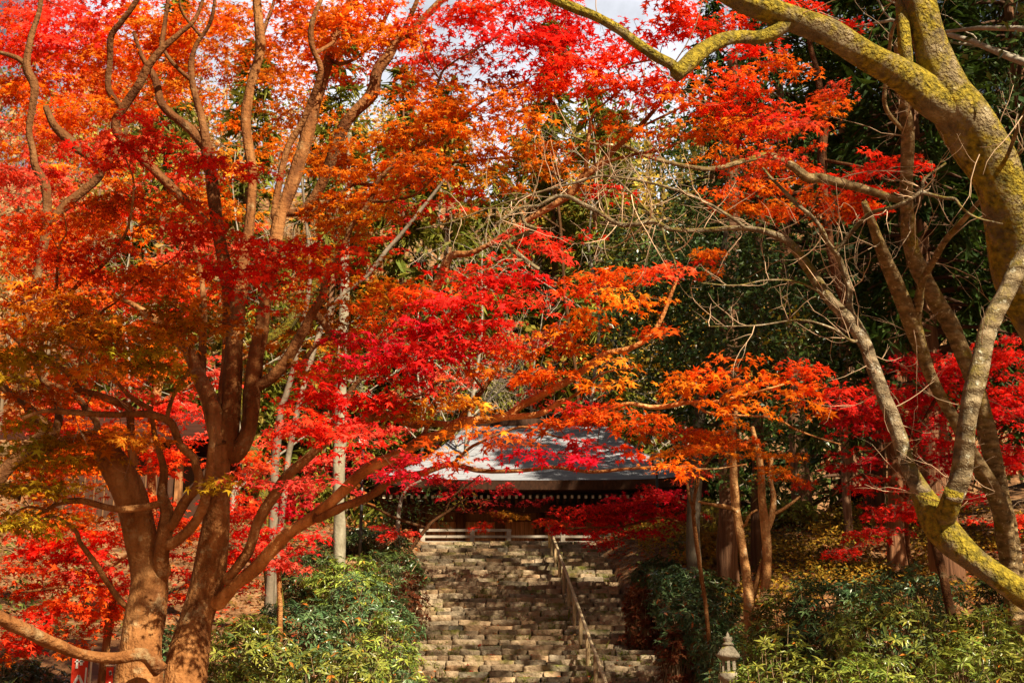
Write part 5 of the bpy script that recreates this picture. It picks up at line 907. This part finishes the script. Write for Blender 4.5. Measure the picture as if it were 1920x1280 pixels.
# ================================================================== dark broadleaf behind the centre right
EV = Tree('evergreen_tree', 'dense dark glossy broadleaf tree behind the bare limb', 'grey_bark', bark_tint=(.3, .27, .24), leafmat='glossy', size=.12, tmpl=OVAL, twig_tint=(.12, .08, .05))
EV.limb([(1300, 980, 26), (1310, 800, 24), (1330, 650, 20), (1350, 520, 14), (1360, 430, 8)], 29, 29, down=True)
EV.limb([(1325, 700, 14), (1250, 600, 10), (1200, 520, 6)], None, 29); EV.limb([(1325, 720, 14), (1420, 620, 10), (1480, 540, 6)], None, 29)
for p in [(1340, 520, 200, 80, 29, 'g', 2.2), (1170, 620, 60, 70, 29, 'g', 1.6), (1200, 420, 70, 50, 29.6, 'gh', 1.2), (1300, 400, 90, 40, 29.6, 'gh', 1.1), (1560, 700, 60, 70, 29.4, 'g', 1.4), (1540, 820, 60, 50, 29.4, 'g', 1.3), (1240, 560, 110, 80, 28.6, 'g', 1.8), (1420, 560, 120, 80, 28.6, 'g', 1.8), (1330, 640, 170, 60, 28, 'g', 2.0), (1240, 690, 110, 60, 28.2, 'g', 1.8), (1460, 650, 90, 60, 28.6, 'g', 1.6), (1230, 760, 80, 50, 28.6, 'g', 1.6), (1380, 800, 140, 50, 29, 'g', 1.6), (1500, 740, 70, 60, 29, 'g', 1.4), (1250, 450, 90, 50, 29.4, 'g', 1.5), (1400, 470, 110, 40, 29.2, 'gh', 1.3), (1180, 480, 70, 50, 29.6, 'gh', 1.3), (1530, 600, 60, 80, 29.4, 'g', 1.4), (1490, 590, 50, 18, 27, 'hG', 1.2), (1430, 620, 60, 16, 27, 'hG', .8)]:
    EV.patch(*p[:6], cov=p[6] * 1.5, tilt=.7, thick=.14, per=30)
EV.finish(fine=False, k=4)
EV2 = Tree('evergreen_tree', 'small dark glossy tree at the left corner of the temple roof', 'grey_bark', leafmat='glossy', size=.13, tmpl=LONG, twig_tint=(.12, .08, .05))
EV2.limb([(745, 1020, 9), (748, 960, 8), (760, 920, 6), (790, 900, 4)], 37, 37, down=True)
for p in [(790, 925, 50, 20, 37, 'g', 1.6), (740, 945, 60, 25, 37, 'gh', 1.6), (690, 970, 55, 25, 37, 'gh', 1.4), (800, 960, 30, 18, 37.4, 'gh', 1.2), (850, 940, 50, 12, 37.6, 'hL', .9)]:
    EV2.patch(*p[:6], cov=p[6], tilt=.7, thick=.12)
EV2.finish(fine=False, k=4)

# ================================================================== conifers
for a in [('dark cedar filling the top right corner behind the mossy trunk', 13.0, 33, 27, 3.0, 3.6, 1), ('dark cedar behind the mossy arch with drooping fronds', 11.2, 38, 30, 4.0, 3.6, 2), ('dark cedar between the mossy arch and the broadleaf tree', 9.6, 46.5, 30, 7.5, 3.2, 3), ('dark cedar at the right edge behind the slanting trunks', 9.2, 30, 24, 4.5, 2.6, 4),
          ('dark cedar furthest right beyond the slanting trunks', 15.5, 40, 27, 2, 3.6, 5), ('dark cedar behind the small plank shrine', 12.5, 52, 30, 3, 3.8, 6), ('dark cedar right of the temple roof', 8.6, 56, 26, 2.5, 3.6, 7)]:
    cedar(a[0], a[1], a[2], a[3], a[4], a[5], a[6])
yk = ((.09, .12, .015), (.24, .22, .03))
for a in [('yellow green cedar on the slope left of the central gap', -6.0, 72, 27, 2, 3.4, 11), ('olive cedar on the slope above the temple roof', -1.0, 75, 20, 2, 3.2, 12), ('olive green cedar on the slope at upper left', -14, 70, 29, 2, 3.6, 13), ('tall olive cedar just left of the central gap', -3.4, 70, 27, 2, 3.4, 15), ('tall green cedar behind the many stemmed maple', -9.6, 72, 30, 2, 3.6, 16), ('olive cedar at the middle of the central gap', 1.2, 82, 22, 2, 3.2, 17), ('tall green cedar behind the far left maples', -19, 72, 31, 2, 3.8, 18), ('slim olive cedar at the skyline in the top centre', 2.4, 76, 29, 2, 2.6, 19), ('olive cedar at the skyline right of the top centre', 4.6, 72, 26, 2, 2.8, 20), ('yellow green cedar right of the central gap', 6.0, 76, 23, 2, 3.4, 14)]:
    cedar(a[0], a[1], a[2], a[3], a[4], a[5], a[6], key=yk, group='conifers on the slope', step=.6, bl=.7)

# ================================================================== slope trees
def slope_tree(label, X, Y, H, W, key, seed, n=110, size=.26, name='broadleaf_tree', h0=.3):
    b = (X, Y, float(ground(X, Y))); t = Tree(name, label, 'grey_bark', b, leafmat='maple', size=size, tmpl=ROUND, twig_tint=(.3, .24, .17), group='trees on the slope')
    t.r = np.random.default_rng(seed); wild(t, b, H, (t.r.uniform(-.08, .08), 0), .17, 9, h0, .42, seed, 2)
    for q in range(7):
        az = q * 2.4; t.blob((X + math.cos(az) * W * .5, Y + math.sin(az) * W * .4, b[2] + H * t.r.uniform(.55, .98)), (W * .55, W * .5, H * .13), key, n // 7, 26, size, size * 4, .8, .2)
    return t.finish(fine=False, k=4)
PAL['y'] = ((.62, .50, .10), (.50, .36, .06)); PAL['t'] = ((.42, .26, .11), (.52, .36, .18))
for i, a in enumerate([('pale yellow tree in the central gap above the temple', 1.5, 84, 16, 5.0, 'y'), ('golden tree high in the gap left of centre', -5.5, 92, 17, 5.0, 'yY'), ('yellow tree lower in the gap over the roof ridge', 2.6, 74, 11, 4.5, 'yh'), ('tawny tree on the slope behind the leaning stems', -9, 80, 17, 5, 't'), ('yellow green tree on the slope at the far left', -22, 82, 18, 6, 'yh'), ('tawny tree on the slope behind the left maples', -18, 74, 18, 5, 'ty'), ('golden tree beside the dark broadleaf tree', 9.5, 72, 14, 4.5, 'yY'), ('russet tree on the slope left of the golden ones', -12.5, 95, 17, 5, 'tO'), ('yellow tree at the skyline right of the gap', 6.5, 98, 12, 5, 'y')]):
    slope_tree(*a, seed=40 + i)
for i, a in enumerate([('bare grey tree with tangled pale twigs above the left of the roof', -4.2, 66, 15), ('bare pale twigged tree at upper left against the sky', -12, 62, 21), ('bare twiggy tree in the middle of the slope', .5, 69, 14), ('bare tree with fine twigs against the sky at top centre', 3.8, 62, 24), ('bare twiggy tree beside the dark cedars', 7.6, 64, 16), ('bare pale tree on the slope at far left', -18, 66, 19), ('bare thin tree behind the red central sprays', -1.8, 52, 13)]):
    b = (a[1], a[2], float(ground(a[1], a[2]))); bare_tree('bare_tree', a[0], b, a[3], 70 + i, tint=(.52, .42, .32), dens=80, group='bare trees on the slope')
# the wood covering the mountainside: one mass
r = np.random.default_rng(77); G = Geo(); W_ = []
for q_ in range(640):
    Y = r.uniform(70, 140); X = r.uniform(-75, 75)
    if q_ >= 380: Y = r.uniform(66, 100); X = r.uniform(-26, 14)
    u_ = X / Y
    if -.05 < u_ < .035 and Y > 100: continue
    dense = .35 if abs(u_) > .12 else .6
    H = r.uniform(7, 15); W = r.uniform(2.2, 4.2); gz = float(ground(X, Y)); n = int(430)
    if q_ >= 380: H *= .3; W *= .6; n = 220
    v = nrm(r.normal(size=(n, 3))) * r.uniform(.4, 1, (n, 1)) ** .5
    c = np.array([X, Y, gz + H * .6]) + v * np.array([W, W, H * .45]) + .5 * np.sin(v[:, [1, 2, 0]] * 7)
    if X > 8: k = [((.02, .05, .012), (.07, .10, .02))] * 3 + [((.3, .22, .05), (.4, .3, .08))]
    else: k = [((.5, .40, .10), (.36, .26, .06)), ((.42, .28, .14), (.5, .36, .2)), ((.12, .15, .02), (.25, .24, .04)), ((.5, .2, .05), (.45, .14, .04))]
    k0, k1 = np.array(k[r.integers(0, len(k))]); tt = r.uniform(0, 1, (n, 1))
    G.leaves(ROUND, c, r.normal(size=(n, 3)) + [0, -.3, .6], r.normal(size=(n, 3)), .36 * np.exp(r.normal(0, .3, n)), (k0 * (1 - tt) + k1 * tt) * np.exp(r.normal(0, .25, (n, 1))))
    G.tube([(X, Y, gz - .3), (X + .1, Y, gz + H * .5), (X, Y, gz + H)], [.16, .12, .04], 5, C=(.3, .22, .15), cap=False)
o = G.build('hillside_wood', M['maple']); o["kind"] = "stuff"; o["label"] = 'mixed autumn wood covering the mountainside behind the temple'

# ================================================================== unseen trees added on the sun side to shade steps, bank and trunks
def shade_tree(label, X, Y, H, W, zc, n, seed):
    b = (X, Y, float(ground(X, Y))); t = Tree('evergreen_tree', label, 'grey_bark', b, leafmat='glossy', size=.16, tmpl=OVAL, group='unseen evergreens added for shade')
    t.r = np.random.default_rng(seed); wild(t, b, H, (0, 0), .26, 10, .4, .32, seed, 2)
    for q in range(9):
        az = q * 2.4; t.blob((X + math.cos(az) * W * .55, Y + math.sin(az) * W * .55, b[2] + zc + t.r.uniform(-.5, .5) * H * .55), (W * .5, W * .5, H * .11), 'g', n // 9, 26, .16, .6, .8, .2)
    return t.finish(fine=False, k=4)
for i, a in enumerate(SHADE): shade_tree(*a, seed=90 + i)

def shade_maple(label, X, Y, H, seed, blobs, key):
    b = (X, Y, float(ground(X, Y))); t = Tree('maple_tree', label, 'smooth_bark', b, group='autumn maples', size=.06)
    t.r = np.random.default_rng(seed); wild(t, b, H, (-.1, .25), .2, 9, .7, .36, seed, 2)
    for c, R, m in blobs: t.blob(c, R, key, m, 36, .06)
    return t.finish(fine=False, k=4, maxlen=12)
for i, a in enumerate(OVER_SHADE): shade_maple(a[0], a[1], a[2], a[3], 95 + i, a[4], a[5])
# ================================================================== rhododendrons
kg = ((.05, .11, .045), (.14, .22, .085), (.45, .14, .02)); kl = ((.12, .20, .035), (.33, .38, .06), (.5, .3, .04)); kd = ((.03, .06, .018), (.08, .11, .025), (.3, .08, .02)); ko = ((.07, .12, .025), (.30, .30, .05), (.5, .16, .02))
SH = [  # label, px, py, Y, rx, key, n, L
 ('blue green rhododendron mound at the left foot of the stairs', 690, 1085, 25.5, 110, kg, 330, .15), ('pale green rhododendron nearest the stairs at lower left', 720, 1165, 22.5, 90, kl, 230, .15), ('rhododendron with bare twigs low in front of the left bank', 640, 1210, 20.5, 120, ko, 260, .15),
 ('green rhododendron between the maple trunk and the stairs', 560, 1120, 23, 100, kg, 300, .15), ('yellow green rhododendron beside the maple trunk base', 450, 1215, 18.5, 75, kl, 190, .14), ('dull rhododendron behind the yellow green one at the trunk base', 470, 1150, 21.5, 90, ko, 260, .14),
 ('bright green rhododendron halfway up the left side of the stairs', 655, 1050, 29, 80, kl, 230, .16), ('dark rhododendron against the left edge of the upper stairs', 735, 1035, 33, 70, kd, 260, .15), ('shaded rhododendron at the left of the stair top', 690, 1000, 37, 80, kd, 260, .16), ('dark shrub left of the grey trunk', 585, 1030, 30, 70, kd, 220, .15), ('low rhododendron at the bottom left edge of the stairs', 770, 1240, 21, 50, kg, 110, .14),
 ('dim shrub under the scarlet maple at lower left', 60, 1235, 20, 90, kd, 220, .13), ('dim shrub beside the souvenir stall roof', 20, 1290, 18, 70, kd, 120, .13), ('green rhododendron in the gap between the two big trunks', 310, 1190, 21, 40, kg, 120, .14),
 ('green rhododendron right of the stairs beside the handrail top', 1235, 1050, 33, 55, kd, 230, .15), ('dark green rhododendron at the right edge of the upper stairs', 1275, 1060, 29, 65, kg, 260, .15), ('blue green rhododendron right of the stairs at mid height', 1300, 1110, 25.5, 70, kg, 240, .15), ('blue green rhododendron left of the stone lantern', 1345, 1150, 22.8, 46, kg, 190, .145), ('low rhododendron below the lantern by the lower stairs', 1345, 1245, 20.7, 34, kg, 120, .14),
 ('rhododendron at the foot of the pale twin stems', 1470, 1110, 23, 90, ko, 260, .145), ('dark rhododendron behind the pale twin stems', 1330, 1080, 28, 60, kd, 200, .15), ('broad green rhododendron right of the twin stems', 1560, 1070, 22.5, 110, kg, 330, .15), ('rhododendron with orange leaves in the middle of the right bank', 1650, 1110, 20.5, 120, ko, 330, .15), ('dark rhododendron under the crimson maple', 1700, 1050, 23.5, 110, kg, 300, .15), ('rhododendron beneath the leaning mossy base', 1830, 1130, 18.5, 120, ko, 330, .14), ('yellow green rhododendron at the bottom right corner', 1800, 1210, 15.5, 120, kl, 230, .13), ('green rhododendron at the bottom right of the lantern', 1470, 1200, 18.5, 95, ko, 230, .14), ('rhododendron in the lower middle of the right bank', 1620, 1220, 17, 110, kl, 250, .135), ('dark rhododendron at the right edge behind the mossy base', 1890, 1040, 21, 90, kd, 240, .15), ('green rhododendron at the bottom right edge', 1900, 1190, 14.5, 90, ko, 200, .13), ('low pale rhododendron in front of the right side of the lantern', 1392, 1222, 18.8, 34, kl, 120, .12), ('low green rhododendron close behind the lantern', 1400, 1210, 21.5, 50, kl, 130, .14),
]
for i, (lab, px, py, Y, rx, key, n, L_) in enumerate(SH):
    rhododendron(lab, px, py, Y, rx, key, int(n * 1.35), L_ * .86, i)
kt = ((.30, .19, .03), (.50, .28, .05)); kr = ((.14, .05, .02), (.22, .06, .03))
for i, (lab, px, py, Y, rx, key, n, L_) in enumerate([
  ('russet twiggy shrub along the right edge of the stairs', 1200, 1090, 29.5, 36, kr, 260, .09), ('russet shrub lower along the right edge of the stairs', 1262, 1170, 25, 32, kr, 220, .08), ('brown leaved shrub along the left edge of the stairs', 765, 1075, 30, 45, kr, 240, .08),
  ('golden leaved shrub behind the thin stems right of the handrail', 1340, 1000, 34, 60, kt, 300, .09), ('pale yellow shrub between the cedar trunks', 1475, 955, 40, 60, ((.3, .36, .06), (.5, .48, .12)), 300, .12), ('yellow shrub right of the thin stems', 1330, 935, 37, 40, ((.35, .32, .05), (.5, .42, .1)), 150, .1)]):
    rhododendron(lab, px, py, Y, rx, key, n, L_, 60 + i, name='deciduous_shrub', group='bare and golden shrubs', tmpl=OVAL, mat='maple')
# ------------------------------------------------------------------ ground cover, fallen leaves (stuff)
r = np.random.default_rng(9); G = Geo(); n = 26000
X = r.uniform(3.2, 13, n); Y = r.uniform(29, 44, n); keep = (lump(X * 1.3, Y * 1.3) > -.25) & (X > 3.4 + .0 * Y); X, Y = X[keep], Y[keep]; n = len(X); z = ground(X, Y)
hgt = (.12 + .3 * r.uniform(0, 1, n) ** 2) * (1 + .6 * lump(X * 2, Y * 2)); tt = r.uniform(0, 1, (n, 1))
G.leaves(OVAL, np.column_stack([X, Y, z + hgt]), r.normal(0, .5, (n, 3)) + [0, -.2, 1], r.normal(size=(n, 3)), .10 * np.exp(r.normal(0, .25, n)), (np.array([.5, .26, .035]) * tt + np.array([.26, .2, .03]) * (1 - tt)) * np.exp(r.normal(0, .25, (n, 1))))
o = G.build('ground_cover', M['maple']); o["kind"] = "stuff"; o["label"] = 'golden ground cover on the bank among the cedar trunks'
G = Geo(); n = 60000; X = r.uniform(-14, 12, n); Y = r.uniform(9, 58, n); s_ = np.abs(X - cxl(np.clip(Y, 0, 50))); on = (s_ < 2.45) & (Y > 24.5) & (Y < 43.6); keep = ~on & ~((s_ < 2.7) & (Y > 16) & (Y < 44)); X, Y = X[keep], Y[keep]; n = len(X)
keys = np.array([[.5, .04, .02], [.5, .12, .02], [.34, .16, .06], [.24, .10, .04], [.5, .28, .12]]); c = keys[r.integers(0, 5, n)] * np.exp(r.normal(0, .3, (n, 1)))
G.leaves(MAPLE, np.column_stack([X, Y, ground(X, Y) + .025]), r.normal(0, .3, (n, 3)) + [0, 0, 1], r.normal(size=(n, 3)), .085 * np.exp(r.normal(0, .2, n)), c)
m = 620; SRA = np.array(SROWS); kx = r.integers(10, len(SROWS), m); x = r.uniform(-2.4, 2.4, m); yy = SRA[kx, 0] + SRA[kx, 2] * (.1 + .8 * r.beta(3, 1, m)); xx = cxl(yy) + x
c = keys[r.integers(0, 5, m)] * np.exp(r.normal(0, .3, (m, 1)))
G.leaves(MAPLE, np.column_stack([xx, yy, SRA[kx, 1] + SRA[kx, 3] + .02]), r.normal(0, .25, (m, 3)) + [0, 0, 1], r.normal(size=(m, 3)), .075 * np.exp(r.normal(0, .2, m)), c)
o = G.build('fallen_leaves', M['maple']); o["kind"] = "stuff"; o["label"] = 'fallen red and brown leaves on the banks and steps'
# moss and grass tufts in the joints of the steps
G = Geo(); m = 900; kx = r.integers(8, len(SROWS), m); x = r.uniform(-2.5, 2.5, m); keep = lump(x * 2.2, kx * .55) > .05; kx, x = kx[keep], x[keep]; m = len(x)
yy = SRA[kx, 0] + .0; P0 = np.column_stack([cxl(yy) + x, yy, SRA[kx, 1] + .03]); P0 = np.repeat(P0, 12, 0) + r.normal(0, .03, (m * 12, 3)) * [1.6, .5, .5]
tt = r.uniform(0, 1, (m * 12, 1)); d = r.normal(0, .5, (m * 12, 3)) + [0, -.4, .7]
G.leaves(BLADE, P0, r.normal(size=(m * 12, 3)) + [0, -1, .3], d, .09 * np.exp(r.normal(0, .3, m * 12)), np.array([.10, .12, .015]) * tt + np.array([.24, .24, .03]) * (1 - tt))
o = G.build('moss_tufts', M['dull']); o["kind"] = "stuff"; o["label"] = 'moss and grass tufts in the joints of the steps'

# low leafy undergrowth covering the banks
G = Geo(); n = 34000; X = np.concatenate([r.uniform(-13, -2.4, n // 2), r.uniform(2.8, 11, n // 2)]); Y = r.uniform(13, 46, n); s_ = np.abs(X - cxl(Y)); keep = (s_ > 2.9) & (lump(X * 1.1 + 3, Y * 1.1) > -.1); X, Y = X[keep], Y[keep]; n = len(X)
hgt = .05 + .45 * r.uniform(0, 1, n) ** 1.6 * np.clip(.5 + lump(X * 2.2, Y * 2.2), .15, 1.3); tt = r.uniform(0, 1, (n, 1)); hue = np.clip(.5 + lump(X * .8 + 5, Y * .8), 0, 1)[:, None]
c = (np.array([.05, .09, .02]) * tt + np.array([.15, .17, .03]) * (1 - tt)) * hue + (np.array([.24, .12, .03]) * tt + np.array([.16, .05, .02]) * (1 - tt)) * (1 - hue)
G.leaves(OVAL, np.column_stack([X, Y, ground(X, Y) + hgt]), r.normal(0, .6, (n, 3)) + [0, -.2, 1], r.normal(size=(n, 3)), .12 * np.exp(r.normal(0, .3, n)), c * np.exp(r.normal(0, .25, (n, 1))))
o = G.build('undergrowth', M['dull']); o["kind"] = "stuff"; o["label"] = 'low green and russet undergrowth on the banks beside the steps'
